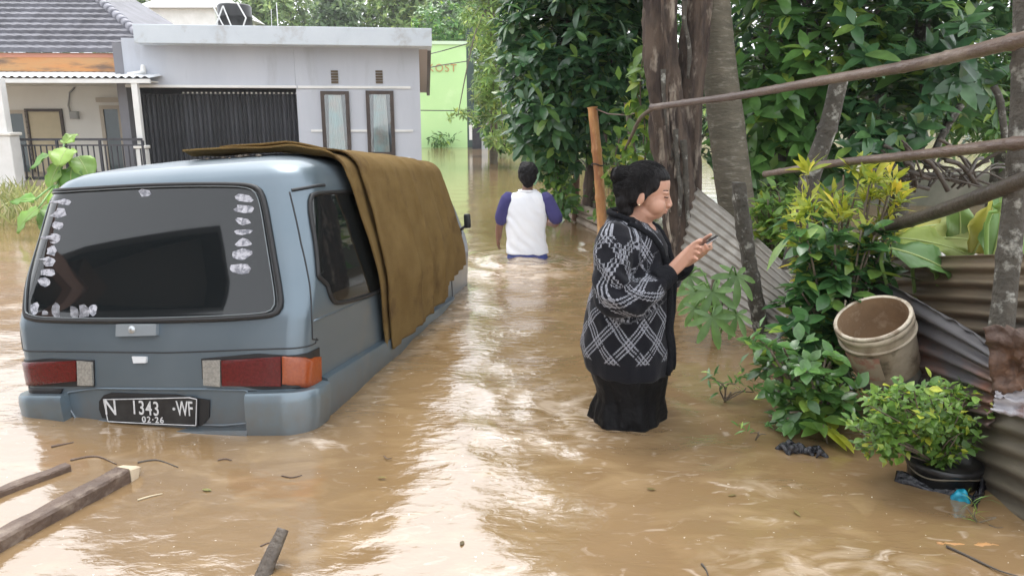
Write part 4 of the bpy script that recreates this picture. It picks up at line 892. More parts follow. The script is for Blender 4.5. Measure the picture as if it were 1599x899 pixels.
def broadleaf(name, label, base, top, crown, nros, nleaf, size, lm, nparts, r0=.14, bark=None, tpl='obovate', lo='obovate_lo', shell=.5, spread=(35, 95), group=None, nl=7, droopz=.15, pts=None, cat='tree'):
    root = empty(name, (base[0], base[1], 0), None, label, cat, group)
    limb_tree(root, Vector(base), Vector(top), crown, r0, bark or M_bark2, nl, pts=pts)
    c, d = in_blobs(crown, nros, shell); ax = d * .6 + np.array([0, -.15, .75]) + rng.normal(0, .2, d.shape)
    ok = c[:, 2] > .08; c, ax = c[ok], ax[ok]
    p, B, s = rosettes(c, ax, nleaf, rng.uniform(.8, 1.15, len(c)) * size, spread, flat=droopz)
    foliage(root, tpl, lo, p, B, s, lm, nparts)
    return root
L_dark = leafmat('leaf_dark', (.030, .082, .038), (.080, .185, .070), (.19, .31, .07), .24)
L_mid = leafmat('leaf_mid', (.050, .130, .036), (.125, .26, .066), (.27, .40, .07), .26)
L_bright = leafmat('leaf_bright', (.07, .16, .03), (.17, .30, .05), (.42, .46, .05), .4, .35)
L_yell = leafmat('leaf_yellow_green', (.16, .25, .03), (.42, .45, .05), (.62, .52, .06), .42, .35)
L_haze = leafmat('leaf_far', (.10, .18, .05), (.21, .31, .085), (.32, .40, .11), .6, .3)  # far leaf greens paled, distance haze put into the colour
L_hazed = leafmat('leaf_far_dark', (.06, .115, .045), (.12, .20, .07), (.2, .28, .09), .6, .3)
L_shrub = leafmat('leaf_shrub', (.030, .090, .034), (.085, .20, .058), (.24, .36, .06), .24)
L_lane = leafmat('leaf_lane', (.11, .21, .05), (.26, .38, .10), (.40, .46, .12), .45, .35)
def PB(px, py, Y, rx, ry, rz):
    p = PY(px, py, Y); return (p.x, p.y, p.z, rx, ry, rz)
# big dark-leaved tree by the orange pole
broadleaf('broadleaf_tree', 'big dark glossy tree with whorled leaves beside the orange bamboo pole', (1.15, 10.9, -.5), (1.25, 11.2, 4.2),
    [PB(895,60,10.2,1.05,1.1,1.1), PB(858,150,10.0,.66,.9,.8), PB(940,150,10.0,.8,.8,.8), PB(870,215,10.3,.65,.7,.55), PB(832,70,10.8,.5,.8,.9), PB(960,60,10.6,.8,.8,1.0),
     (1.2,10.8,4.2,1.7,1.6,1.5), (1.2,10.8,3.3,1.0,1.2,1.0), (1.9,10.8,5.6,1.6,1.5,1.4)], 1700, 8, .225, L_dark, 300, .17, M_bark1, nl=9)
# lower drooping vines under it
def vines(name, label, spots, lm, size, n, nparts, tpl='ovate', lo='ovate_lo', cat='vine'):
    p0 = PY(*spots[0][:3]); root = empty(name, (p0.x, p0.y, 0), None, label, cat); C = []
    for (px, py, Y, rx, rz, k) in spots:
        c = PY(px, py, Y); q = rng.normal(size=(k, 3)) * np.array([rx, .18, rz]) * .55 + np.array(c); C.append(q)
        b = MB(); lowp = Vector((c.x, c.y, max(-.1, c.z - rz))); b.tube(spline([lowp, c + Vector((random.uniform(-.05,.05),0,0)), c + Vector((random.uniform(-.1,.1),0,rz))], 10), .008, 5); b.build('stem', M_twig, root, True)
    C = np.concatenate(C); C = C[C[:, 2] > .03]
    D = rng.normal(size=(len(C), 3)); D[:, 2] -= .4; D[:, 1] -= .3; U = rng.normal(0, .4, (len(C), 3)) + np.array([0, -.5, .8])
    foliage(root, tpl, lo, C, basis(D, U), size * rng.uniform(.6, 1.2, len(C)), lm, nparts)
vines('trailing_vine', 'green vine trailing to the water left of the red-brown stake', [(868,285,10.0,.28,.5,170), (855,240,10.3,.25,.35,110), (880,315,9.9,.2,.2,60)], L_mid, .15, 3, 120)
vines('bright_vine', 'bright green vine climbing beside the orange bamboo pole', [(958,300,9.0,.18,.35,120), (965,255,9.1,.2,.3,60), (945,335,8.9,.12,.1,25)], L_bright, .11, 3, 90)
vines('bush', 'bright young leaves behind the left edge of the rough trunk', [(1003,120,7.6,.14,.35,46), (1006,185,7.6,.15,.25,36), (1000,245,7.6,.2,.25,40)], L_bright, .17, 3, 60, 'ovate', cat='bush')
# the two trunks between fence and woman; their crowns hang above the picture
def bark_trunk(pts, rad, n=150, seg=44, amp=.2, tf=3.2, zf=1.3, seed=0, fine=.06):
    """trunk with furrowed, peeling bark modelled as relief"""
    P = spline(pts, n); vs = []
    mb = MB(); rr = np.linspace(rad[0], rad[1], n); rings = []
    for i, p in enumerate(P):
        ring = []
        for j in range(seg):
            th = 2*math.pi*j/seg; c_, s_ = math.cos(th), math.sin(th); q = Vector((c_*tf + seed, s_*tf, p.z*zf)); f = noise.noise(q); g2 = abs(noise.noise(Vector((c_*tf*2.6, s_*tf*2.6 + seed, p.z*zf*2.2)))); h3 = noise.noise(Vector((c_*9, s_*9, p.z*14 + seed)))
            ring.append(p + Vector((c_, s_, 0)) * rr[i] * (1 + amp*f - amp*1.0*(.35 - g2 if g2 < .35 else 0) + fine*h3))
        rings.append(ring)
    return mb.loft(rings)
def trunk_pts(l, Y): return [PY(x, y, Y) for x, y in l]
tr = empty('rough_tree', (PY(1065,400,6.9).x, 6.9, 0), None, 'thick dark tree trunk with peeling rough bark behind the woman', 'tree')
tp = [(1072,470),(1068,400),(1058,300),(1042,180),(1032,60),(1026,-80),(1020,-420)]
bark_trunk(trunk_pts(tp, 6.9), (.175,.145), seed=1, amp=.30, fine=.09).build('trunk', M_bark1, tr, True)
tp2 = [(1092,470),(1086,400),(1078,300),(1076,180),(1086,60),(1094,-80),(1110,-420)]
bark_trunk(trunk_pts(tp2, 7.0), (.10,.125), seed=5, amp=.34, fine=.09).build('trunk', M_bark1, tr, True)
# ropes of root and peeling bark strips on it
for k in range(9):
    t0 = random.uniform(-60, 260); x0 = random.uniform(1018, 1075); pts = [PY(x0 + .06*(t0+q*45) + random.uniform(-4,4), t0 + q*45, 6.70 - .02*random.random()) for q in range(4)]
    MB().tube(spline(pts, 14), list(np.linspace(.02,.012,14) * random.uniform(.7,1.5)), 6, wob=.6).build('bark_strip', M_bark3 if k % 2 else M_bark1, tr, True)
cr = [(1.7,7.2,5.6,2.0,1.8,1.2), (.9,6.4,5.2,1.3,1.3,.8), (2.6,6.0,5.4,1.6,1.5,1.0)]
c, d = in_blobs(cr, 420, .4); p, B, s = rosettes(c, d*.5+np.array([0,0,.8]), 8, .27, (40,95), flat=.2); foliage(tr, 'obovate', 'obovate_lo', p, B, s, L_dark, 0)
ts = empty('smooth_tree', (PY(1150,400,7.3).x, 7.3, 0), None, 'smooth ringed grey-brown tree trunk right of the rough trunk', 'tree')
tp3 = [(1170,470),(1158,380),(1146,290),(1132,180),(1118,60),(1106,-80),(1090,-420)]
bark_trunk(trunk_pts(tp3, 7.3), (.195,.15), amp=.05, tf=1.5, zf=3, fine=.025).build('trunk', M_bark2, ts, True)
cr = [(2.4,7.8,6.0,1.8,1.6,1.2), (3.2,6.6,5.4,1.5,1.5,1.0)]
c, d = in_blobs(cr, 300, .4); p, B, s = rosettes(c, d*.5+np.array([0,0,.8]), 8, .27, (40,95), flat=.2); foliage(ts, 'obovate', 'obovate_lo', p, B, s, L_mid, 0)
tk_ = [(1196,560),(1186,500),(1176,440),(1166,380),(1156,320),(1152,285)]
o = bark_trunk(trunk_pts(tk_, 4.75), (.058,.046), 110, 20, .3, 1.6, 6, 3, .16).build('bark_stake', M_bark3, None, True, loc=PY(1196,560,4.75)); tag(o, 'thin flaky bark-covered stake leaning in front of the pale tin sheet', 'stake')
# trees in the flooded plot on the right
broadleaf('plot_tree', 'mid-green tree with large oval leaves right of the smooth trunk', (3.0, 8.6, -.5), (3.1, 8.7, 3.6),
    [PB(1235,60,8.3,1.0,.9,.9), PB(1200,170,8.0,.55,.6,.7), PB(1300,120,8.2,.8,.8,.8), PB(1250,240,8.0,.45,.5,.4), PB(1190,280,8.3,.4,.5,.3), (3.2,8.6,3.6,1.6,1.3,1.2), (3.6,8.6,5.0,1.5,1.3,1.1)], 520, 7, .27, L_mid, 300, .13, M_bark3, 'ovate', 'ovate_lo', .3)
broadleaf('plot_tree', 'dense tree with glossy leaves above the middle bamboo rail', (4.3, 8.3, -.5), (4.4, 8.4, 3.4),
    [PB(1390,70,7.8,1.0,.9,.8), PB(1400,170,7.6,.75,.7,.6), PB(1340,220,7.6,.5,.6,.4), PB(1470,60,8.2,.8,.8,.8), (4.6,8.3,3.6,1.6,1.4,1.2), (4.6,8.3,4.9,1.5,1.3,1.1)], 520, 7, .25, L_dark, 260, .12, M_bark3, 'ovate', 'ovate_lo', .3)
broadleaf('plot_tree', 'tree with lighter narrow leaves near the right edge behind the rails', (6.2, 9.5, -.5), (6.0, 9.4, 3.6),
    [PB(1540,110,9,.9,.9,.9), PB(1560,30,9,1.0,1.0,.9), PB(1500,180,9.2,.6,.6,.5), PB(1590,190,9,.5,.6,.6), (6.4,9.4,4.2,1.7,1.5,1.4)], 480, 9, .21, L_mid, 160, .11, M_bark3, 'lance', 'lance_lo', .3, droopz=.35)
broadleaf('plot_tree', 'tall shady tree far back between the plot trees', (4.4, 13.5, -.5), (4.4, 13.6, 4),
    [(3.2,13.5,3.2,1.8,1.2,2.0), (5.6,13.5,3.4,2.0,1.2,2.2), (8,13.8,3.2,2.0,1.2,2.2), (4.4,13.8,1.8,2.0,1.0,.9), (7.0,14,1.9,2.0,1.0,1.0), (5.5,13.5,6,3,1.6,1.6), (2.4,11.8,1.0,.9,.5,.9), (2.6,12.6,2.6,1.2,.8,1.4), (3.6,12.2,1.0,1.0,.5,.8), (3.0,13,4.6,1.6,1,1.4), (10,14,2.2,2,1,2)], 1900, 7, .24, L_dark, 0, .16, M_bark1, 'ovate', 'ovate_lo', .2)
# slanting trunks in the plot
for pts, r_, lb in (([(1448,262,7.4),(1475,205,7.5),(1500,165,7.6)], .035, 'pale slanting young trunk behind the middle bamboo rail'), ([(1570,225,6.8),(1562,160,6.8),(1552,135,6.8)], .03, 'short broken branch left of the lichen-spotted post')):
    bamboo('slanting_trunk', [PY(*q) for q in pts], r_, M_bark3, lb, 'trunk', None, 2)
# sticks and drift piled in the plot
dr = empty('drift_pile', (PY(1450,285,7).x, 7, 0), None, 'dark pile of drifted twigs in the flooded plot under the middle rail', 'twig pile')
for k in range(46):
    a = PY(random.uniform(1395,1530), random.uniform(272,300), random.uniform(6.6,7.6)); e = a + Vector((random.uniform(-.6,.6), random.uniform(-.3,.3), random.uniform(-.06,.34)))
    MB().tube(spline([a, a.lerp(e,.5)+Vector((0,0,.06)), e], 6), random.uniform(.008,.022), 5).build('twig', M_bam_d, dr, True)
# far side bank of the plot, a pale wall strip
a = PY(1400,262,12.2); b = PY(1600,255,12.2); w = MB(); w.bbox((a.x-2.5, 12.2, -.5), (b.x+3, 12.6, a.z-.10), .02)
tag(w.build('garden_wall', mat('mossy_wall', (.20,.19,.15), .9, (.12,.125,.09), 2), None), 'low pale garden wall far back in the flooded plot', 'wall')
# ---- light green trees beyond the lane's end, forest behind the houses
broadleaf('lane_tree', 'light yellow-green feathery tree beside the green building', (-.6, 24, -.5), (-.7, 24, 6),
    [PB(772,95,23,.75,.9,.9), PB(762,140,23,.55,.8,.6), PB(785,180,23,.7,.8,.8), PB(775,30,24,1.1,1.2,1.3), PB(722,180,22,.42,.3,.16), PB(798,215,22,.7,.7,.4), PB(790,-40,24,1.5,1.2,1.3)], 700, 8, .27, L_lane, 0, .14, M_bark2, 'lance', 'lance_lo', .25, droopz=.3)
broadleaf('lane_tree', 'dark bushy tree at the far end of the flooded lane', (1.6, 30, -.5), (1.4, 30, 6),
    [PB(800,190,29,1.6,1,1.1), PB(860,190,28,1.6,1,1.2), PB(800,120,30,1.6,1.2,2), PB(920,200,26,2,1,1.2), PB(990,220,24,1.8,1,1.2), PB(960,150,24,2,1,1.6), PB(700,40,44,2.2,1.6,1.5)], 1000, 8, .34, L_mid, 0, .2, M_bark1, 'ovate', 'ovate_lo', .2)
vines('wall_plant', 'small leafy plant standing in the water against the green wall', [(690,219,37.6,.7,.35,60), (682,222,37.6,.4,.2,20)], L_mid, .34, 3, 0, 'lance', 'lance_lo', 'plant')
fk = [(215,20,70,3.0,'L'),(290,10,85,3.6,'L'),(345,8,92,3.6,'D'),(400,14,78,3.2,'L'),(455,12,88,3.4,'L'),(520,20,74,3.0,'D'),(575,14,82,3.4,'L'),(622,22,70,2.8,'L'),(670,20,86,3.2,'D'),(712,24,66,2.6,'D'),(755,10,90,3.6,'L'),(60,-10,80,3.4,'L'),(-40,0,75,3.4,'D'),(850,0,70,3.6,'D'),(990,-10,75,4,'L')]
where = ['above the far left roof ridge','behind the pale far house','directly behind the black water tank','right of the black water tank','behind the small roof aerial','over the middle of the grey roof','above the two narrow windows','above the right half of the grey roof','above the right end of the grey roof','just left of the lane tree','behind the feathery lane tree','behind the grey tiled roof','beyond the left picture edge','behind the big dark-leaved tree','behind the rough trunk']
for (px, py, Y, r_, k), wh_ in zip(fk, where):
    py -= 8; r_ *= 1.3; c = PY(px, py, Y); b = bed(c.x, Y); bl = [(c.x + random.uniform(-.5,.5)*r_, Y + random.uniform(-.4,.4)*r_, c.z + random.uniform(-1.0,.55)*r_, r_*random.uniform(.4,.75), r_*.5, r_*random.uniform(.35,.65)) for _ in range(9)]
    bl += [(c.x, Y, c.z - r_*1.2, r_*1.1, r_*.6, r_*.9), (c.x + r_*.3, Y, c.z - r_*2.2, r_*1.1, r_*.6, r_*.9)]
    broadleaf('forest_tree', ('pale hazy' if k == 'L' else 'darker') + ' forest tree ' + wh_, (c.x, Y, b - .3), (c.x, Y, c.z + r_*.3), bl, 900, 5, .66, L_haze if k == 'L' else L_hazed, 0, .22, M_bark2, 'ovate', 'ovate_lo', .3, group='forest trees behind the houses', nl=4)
# undergrowth on the hill so no bare earth shows
C = np.stack([rng.uniform(-60, 50, 9000), rng.uniform(58, 120, 9000), np.zeros(9000)], 1); C[:, 2] = [bed(x, y) + random.random() * 2.6 for x, y in C[:, :2]]
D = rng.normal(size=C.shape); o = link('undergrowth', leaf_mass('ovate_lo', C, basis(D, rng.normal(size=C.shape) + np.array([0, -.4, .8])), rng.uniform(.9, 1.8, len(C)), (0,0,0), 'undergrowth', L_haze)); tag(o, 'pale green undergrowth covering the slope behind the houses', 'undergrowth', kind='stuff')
# ================================================================== near plants at the fence
def stemmed(root, base, tips, r_, m=M_twig):
    for t in tips: MB().tube(spline([base, Vector(base).lerp(Vector(t), .5) + Vector((random.uniform(-.04,.04), random.uniform(-.04,.04), .03)), t], 10), list(np.linspace(r_, r_*.45, 10)), 6).build('stem', m, root, True)
def near_shrub(name, label, base_px, Y, tips, nleaf, size, lm, nparts, tpl, lo, spread=(30,95), flat=.1, per=3, stem_r=.010, cat='shrub', along=.18):
    Y = Y or PZ(*base_px).y
    base = PY(*base_px, Y); root = empty(name, (base.x, base.y, 0), None, label, cat); C = []; A = []
    tp = []
    for (px, py, dY) in tips:
        t = PY(px, py, Y + dY); tp.append(t); d = (t - base).normalized()
        for k in range(per):
            q = t - d * (k * along * .5) + Vector((random.gauss(0,.03), random.gauss(0,.03), random.gauss(0,.02))); C.append(q); A.append(d * .6 + Vector((random.gauss(0,.25), random.gauss(0,.25) - .15, .55)))
    stemmed(root, base, tp, stem_r)
    C = np.array(C); A = np.array(A); ok = C[:, 2] > .015; p, B, s = rosettes(C[ok], A[ok], nleaf, size, spread, flat=flat)
    ok = p[:, 2] > .01; foliage(root, tpl, lo, p[ok], B[ok], s[ok], lm, nparts); return root
def T(n, x0, x1, y0, y1, d0=-.2, d1=.2): return [(random.uniform(x0, x1), random.uniform(y0, y1), random.uniform(d0, d1)) for _ in range(n)]
# yellow-topped croton shrub above the bucket
near_shrub('croton_shrub', 'tall shrub with narrow yellow-green top leaves above the tilted bucket', (1310,560), 3.75, T(11,1255,1405,264,330) + T(10,1235,1300,300,420) + T(8,1330,1405,320,430), 10, .115, L_yell, 230, 'lance', 'lance_lo', (15,75), .05, 2)
near_shrub('dark_shrub', 'dark glossy shrub growing left of and above the tilted bucket', (1300,600), 3.62, T(24,1245,1375,330,470) + T(20,1215,1315,440,570), 7, .105, L_shrub, 300, 'round', 'ovate_lo', (40,100), .15, 3)
near_shrub('low_shrub', 'low mid-green leafy shrub spreading over the water below the tilted bucket', (1275,650), 3.25, T(24,1190,1335,535,620) + T(22,1225,1340,590,680) + T(7,1165,1215,520,570), 7, .078, L_mid, 300, 'round', 'ovate_lo', (35,100), .1, 2)
near_shrub('long_leaf_plant', 'dark drooping long-leaved plant beside the pale tin sheet', (1262,500), 3.9, [(1250,330,0),(1262,345,.1),(1240,360,-.1),(1285,360,0)], 4, .24, L_dark, 16, 'lance', 'lance', (45,110), .35, 1)
near_shrub('weed_clump', 'fresh light green weeds behind the pale tin sheet', (1225,440), 5.3, T(44,1172,1262,296,400,-.3,.4) + T(14,1262,1330,300,380,0,.5), 8, .095, L_bright, 200, 'ovate', 'ovate_lo', (30,95), .1, 3)
near_shrub('sprig', 'small leafy sprig floating right of the woman', (1132,626), None, [(1105,588,0),(1130,598,0),(1150,600,0),(1165,605,0),(1140,612,0),(1178,612,0)], 7, .075, L_mid, 42, 'lance', 'lance', (40,95), .05, 1, .005, 'sprig')
near_shrub('sprig', 'single rosette of fresh pointed leaves at the water below the low shrub', (1292,692), None, [(1285,662,0),(1298,668,0)], 6, .14, L_bright, 12, 'ovate', 'ovate', (50,95), .1, 1, .005, 'sprig')
near_shrub('sprig', 'tiny weed in the water left of the black cloth', (1180,686), None, [(1172,676,0),(1186,674,0),(1196,678,0)], 5, .05, L_mid, 15, 'lance', 'lance', (30,90), .0, 1, .004, 'sprig')
near_shrub('sprig', 'tuft of grass in the water below the blue bag', (1526,816), None, [(1520,806,0),(1530,800,0),(1538,808,0)], 6, .06, L_bright, 18, 'blade', 'blade', (10,60), .0, 1, .003, 'sprig')
# potted shrub
pp = PZ(1470, 748)
pot = empty('plant_pot', (pp.x, pp.y, -.045), None, 'black plastic plant pot half sunk under the bushy shrub', 'pot')
w = MB(); w.lathe([(.10,-.12),(.13,.11),(.137,.112),(.137,.135),(.125,.135),(.118,.10),(.0,.095)], 26); w.build('pot_wall', M_black, pot, True, local=True)
w = MB(); w.tube([(.13*math.cos(a)*1.02,.13*math.sin(a)*1.02,.10+.01*math.sin(a*3)) for a in np.linspace(2.6,5.6,20)], .004, 5); w.build('pot_wire', M_tin4, pot, True, local=True)
near_shrub('potted_shrub', 'bushy light green small-leaved shrub in the black pot', (1462,725), pp.y, T(34,1352,1515,598,660,-.14,.14) + T(26,1335,1522,650,700,-.14,.1), 9, .040, L_bright, 300, 'round', 'ovate_lo', (30,100), .05, 4, .004, along=.09)
# cassava with palmate leaves
cb = PY(1120, 560, 4.6); cas = empty('cassava_plant', (cb.x, cb.y, 0), None, 'cassava plant with hand-shaped leaves right of the woman', 'plant')
TPL['cassava'] = leaf_template(5, .30, .10, .16, 'obovate')
hands = [(1112,455,4.45,.19,(.0,-.6,.75)),(1150,430,4.6,.2,(.3,-.5,.8)),(1112,495,4.3,.185,(-.1,-.7,.65)),(1150,490,4.45,.16,(.2,-.6,.7)),(1085,455,4.6,.17,(-.4,-.5,.7)),(1075,430,4.8,.15,(-.3,-.4,.8)),(1085,480,4.5,.14,(-.4,-.6,.6))]
M_cas = leafmat('leaf_cassava', (.08,.17,.045), (.14,.26,.07), (.17,.30,.08), .42, .3)
hands = [(x, y, Y_, sz, (u_[0]*.8, -.80, .55)) for x, y, Y_, sz, u_ in hands]
for (x, y, Y_, sz, up) in hands:
    c = PY(x, y, Y_); u = Vector(up).normalized(); f = Vector((random.uniform(-.25,.25), -.55, -.65)); f = (f - u * f.dot(u)).normalized(); sd_ = f.cross(u)
    MB().tube(spline([Vector((cb.x, cb.y, max(.0, c.z - .25))), c.lerp(Vector((cb.x, cb.y, c.z)), .4) + Vector((0,0,.05)), c], 8), .006, 5).build('leaf_stalk', MATS['leaf_cassava'], cas, True)
    D = []
    for k, a in enumerate(np.radians([-130,-85,-42,0,42,85,130])): D.append(f * math.cos(a) + sd_ * math.sin(a) - u * .12)
    D = np.array([tuple(q) for q in D]); n_ = len(D)
    leaf_parts('cassava', np.tile(np.array(c), (n_,1)), basis(D, np.tile(np.array(u), (n_,1))), sz * np.array([.62,.82,.97,1.05,.97,.82,.62]), cas, M_cas, 'leaflet')
MB().tube(spline([cb, PY(1112,500,4.6), PY(1115,430,4.65)], 8), .014, 6).build('stem', M_twig, cas, True)
# taro: broad yellow-green leaves beyond the fence
tb = PY(1480, 460, 3.9); taro = empty('taro_plant', (tb.x, tb.y, 0), None, 'broad yellow-green taro leaves over the brown tin sheet', 'plant')
def L_rib(): return mat('leaf_rib', (.36,.44,.16), .5)
def big_leaf(c, d, u, L_, W_, m, parent, cup=.12, seed=0):
    d = Vector(d).normalized(); u = Vector(u); u = (u - d*u.dot(d)).normalized(); s_ = d.cross(u); P = []
    for i in range(13):
        t = i/12; w_ = W_*.5*(math.sin(math.pi*min(1,t*.93+.05))**.6)*(1.2-.5*t); row = []
        for j in range(9):
            v = (j/8-.5)*2; wv = (.020*math.sin(t*9+v*3+seed) + .010*math.sin(t*23+v*5+seed*2))*abs(v)
            row.append(Vector(c) + d*(t*L_ - .06*L_*(1-abs(v))*0) + s_*(v*w_) + u*(cup*w_*abs(v)*1.2 - .28*L_*t*t + wv))
        P.append(row)
    mb = MB(); mb.grid(P); o = mb.build('leaf', m, parent, True); MB().tube([r_[4] + u*.002 for r_ in P], [.006*(1 - .8*k/12) for k in range(13)], 5).build('midrib', L_rib(), o, True); md = o.modifiers.new('thickness','SOLIDIFY'); md.thickness = .0015; return o
L_taro = leafmat('leaf_taro', (.34,.44,.10), (.50,.55,.20), (.55,.55,.12), .5, .4); L_taro2 = leafmat('leaf_taro_green', (.12,.26,.08), (.2,.34,.1), (.25,.4,.12), .35, .3)
for i, (x, y, Y_, d, u, L_, W_, m_) in enumerate((
    (1392,388,3.45,(.92,-.30,-.18),(.15,-.55,.8),.36,.19,L_taro2),(1400,372,3.6,(.85,-.3,.0),(-.1,-.6,.8),.34,.16,L_taro),(1450,372,3.7,(.8,-.3,.1),(-.2,-.7,.7),.30,.18,L_taro),(1520,395,3.5,(.25,-.2,.9),(.1,-.95,.2),.27,.17,L_taro),(1548,405,3.4,(.05,-.2,.9),(.2,-.9,.2),.30,.20,L_taro2),
    (1470,352,3.9,(-.8,-.4,.1),(.1,-.5,.85),.28,.14,L_taro),(1420,350,4.0,(.6,-.5,.2),(.2,-.6,.7),.26,.16,L_taro),(1498,380,3.7,(-.2,-.3,.8),(-.2,-.9,.3),.22,.15,L_taro2),(1560,330,3.1,(.55,-.1,.8),(.4,-.9,.2),.17,.11,L_taro2),(1440,402,3.55,(.5,-.5,-.4),(.2,-.5,.8),.24,.16,L_taro2),(1590,415,3.2,(-.1,-.2,.9),(0,-.9,.3),.22,.17,L_taro2))):
    c = PY(x, y, Y_); big_leaf(c, d, u, L_, W_, m_, taro, seed=i); MB().tube(spline([Vector((tb.x + (c.x-tb.x)*.4, c.y + .1, 0)), c + Vector((0,.06,-.12)), c], 8), .009, 6).build('leaf_stalk', L_taro2, taro, True)
# sapling by the porch
sb = PZ(100, 345); sap = empty('sapling', (sb.x, sb.y+2.0, 0), None, 'young broad-leaved sapling growing between the porch and the van', 'plant')
for i, (x, y, Y_, d, u, L_, W_) in enumerate(((105,232,9.6,(.1,-.8,-.3),(.1,-.4,.9),.34,.34),(85,240,9.6,(-.7,-.5,-.3),(-.1,-.3,.9),.34,.26),(122,245,9.6,(.6,-.5,-.5),(.3,-.5,.8),.36,.32),(112,262,9.5,(.1,-.6,-.8),(0,-.9,.3),.36,.34),(92,258,9.5,(-.4,-.5,-.8),(-.3,-.8,.4),.32,.28),(100,225,9.7,(.2,.3,.4),(0,-.6,.8),.22,.2),(60,325,8.8,(-.6,-.5,-.5),(-.2,-.5,.8),.36,.3),(80,318,8.8,(.4,-.6,-.4),(.1,-.4,.9),.34,.26),(55,312,9.0,(-.8,-.1,.1),(0,-.5,.9),.3,.2),(90,300,9.2,(.3,-.6,-.6),(.3,-.7,.6),.3,.24),(75,330,8.7,(.1,-.5,-.85),(0,-.9,.3),.3,.26))):
    c = PY(x, y, Y_); big_leaf(c, d, u, L_, W_, leafmat('leaf_sapling%d' % i, (.13,.28,.06), (.24,.40,.08), (.36,.48,.10), .42, .4), sap, seed=i)
    MB().tube(spline([PY(88, 345, 9.3), PY(90, 290, 9.4), c], 10), .012, 6).build('leaf_stalk', L_taro2, sap, True)
# verge of weeds and rubbish by the porch
C = np.stack([rng.uniform(-9.6, -6.0, 2600), rng.uniform(9.5, 13.2, 2600), rng.uniform(0, .14, 2600)], 1); C = C[(C[:,0] + 6.0 < -(C[:,1]-9.5)*.12)]
D = rng.normal(0, .5, C.shape) + np.array([0, 0, 1.0]); o = link('grass_verge', leaf_mass('blade', C, basis(D, rng.normal(size=C.shape)), rng.uniform(.16, .36, len(C)), (0,0,0), 'grass_verge', leafmat('leaf_grass', (.15,.19,.06), (.30,.33,.12), (.45,.42,.22), .6, .3))); tag(o, 'pale trampled grass at the water edge before the porch', 'grass', kind='stuff')
# ================================================================== people
from mathutils.bvhtree import BVHTree
class Flesh:
    """overlapping closed shapes fused into one continuous skin"""
    def __init__(s, X=None): s.mb = MB(); s.X = X
    def ball(s, c, r, rot=None, n=18):
        rx, ry, rz = r if hasattr(r, '__len__') else (r, r, r); M_ = Matrix.Translation(c) @ (Euler([R(a) for a in rot]).to_matrix().to_4x4() if rot else Matrix.Identity(4)) @ Matrix.Diagonal((rx, ry, rz, 1))
        M_ = s.X @ M_ if s.X is not None else M_
        rings = [[M_ @ Vector((math.sin(a)*math.cos(b), math.sin(a)*math.sin(b), math.cos(a))) for b in np.linspace(0, 2*math.pi, n, endpoint=False)] for a in np.linspace(math.pi - .02, .02, n // 2 + 2)]
        s.mb.loft(rings); return s
    def limb(s, pts, rad, n=14, k=5):
        if s.X is not None: pts = [s.X @ Vector(q) for q in pts]
        P = spline(pts, (len(pts)-1)*k+1); rr = np.interp(np.linspace(0, len(pts)-1, len(P)), range(len(pts)), rad)
        d0 = (P[0]-P[1]).normalized(); d1 = (P[-1]-P[-2]).normalized()
        P = [P[0]+d0*rr[0]*.95, P[0]+d0*rr[0]*.7] + P + [P[-1]+d1*rr[-1]*.7, P[-1]+d1*rr[-1]*.95]; rr = [rr[0]*.25, rr[0]*.7, *rr, rr[-1]*.7, rr[-1]*.25]
        s.mb.tube(P, rr, n); return s
    def rings(s, R_, n=32, sq=2.0, wob=None):
        """R_: (z, cx, cy, ax, by)"""
        out = []
        for (z, cx, cy, a, b) in R_:
            ring = []
            for th in np.linspace(0, 2*math.pi, n, endpoint=False):
                c_, s_ = math.cos(th), math.sin(th); e = 2/sq; f = 1 + (wob(th, z) if wob else 0)
                ring.append(Vector((cx + a*f*math.copysign(abs(c_)**e, c_), cy + b*f*math.copysign(abs(s_)**e, s_), z)))
            out.append(ring)
        s.mb.loft(out); return s
    def fuse(s, name, mat_, parent, vox, smooth=6, disp=None):
        me = s.mb.mesh(); o = bpy.data.objects.new('tmp_fuse', me); COL.objects.link(o)
        m = o.modifiers.new('r', 'REMESH'); m.mode = 'VOXEL'; m.voxel_size = vox; m.use_smooth_shade = True
        m = o.modifiers.new('s', 'SMOOTH'); m.factor = .5; m.iterations = smooth
        dg = bpy.context.evaluated_depsgraph_get(); dg.update(); nm = bpy.data.meshes.new_from_object(o.evaluated_get(dg)); bpy.data.objects.remove(o)
        if disp:
            n = len(nm.vertices); co = np.empty(n*3, np.float32); nm.vertices.foreach_get('co', co); co = co.reshape(-1, 3)
            no = np.empty(n*3, np.float32); nm.vertices.foreach_get('normal', no); no = no.reshape(-1, 3)
            co = co + no * np.array([disp(Vector(p)) for p in co])[:, None]; nm.vertices.foreach_set('co', co.astype(np.float32).ravel()); nm.update()
        nm.materials.clear(); nm.materials.append(mat_); nm.polygons.foreach_set('use_smooth', [True]*len(nm.polygons)); nm.name = name
        return link(name, nm, None, parent)
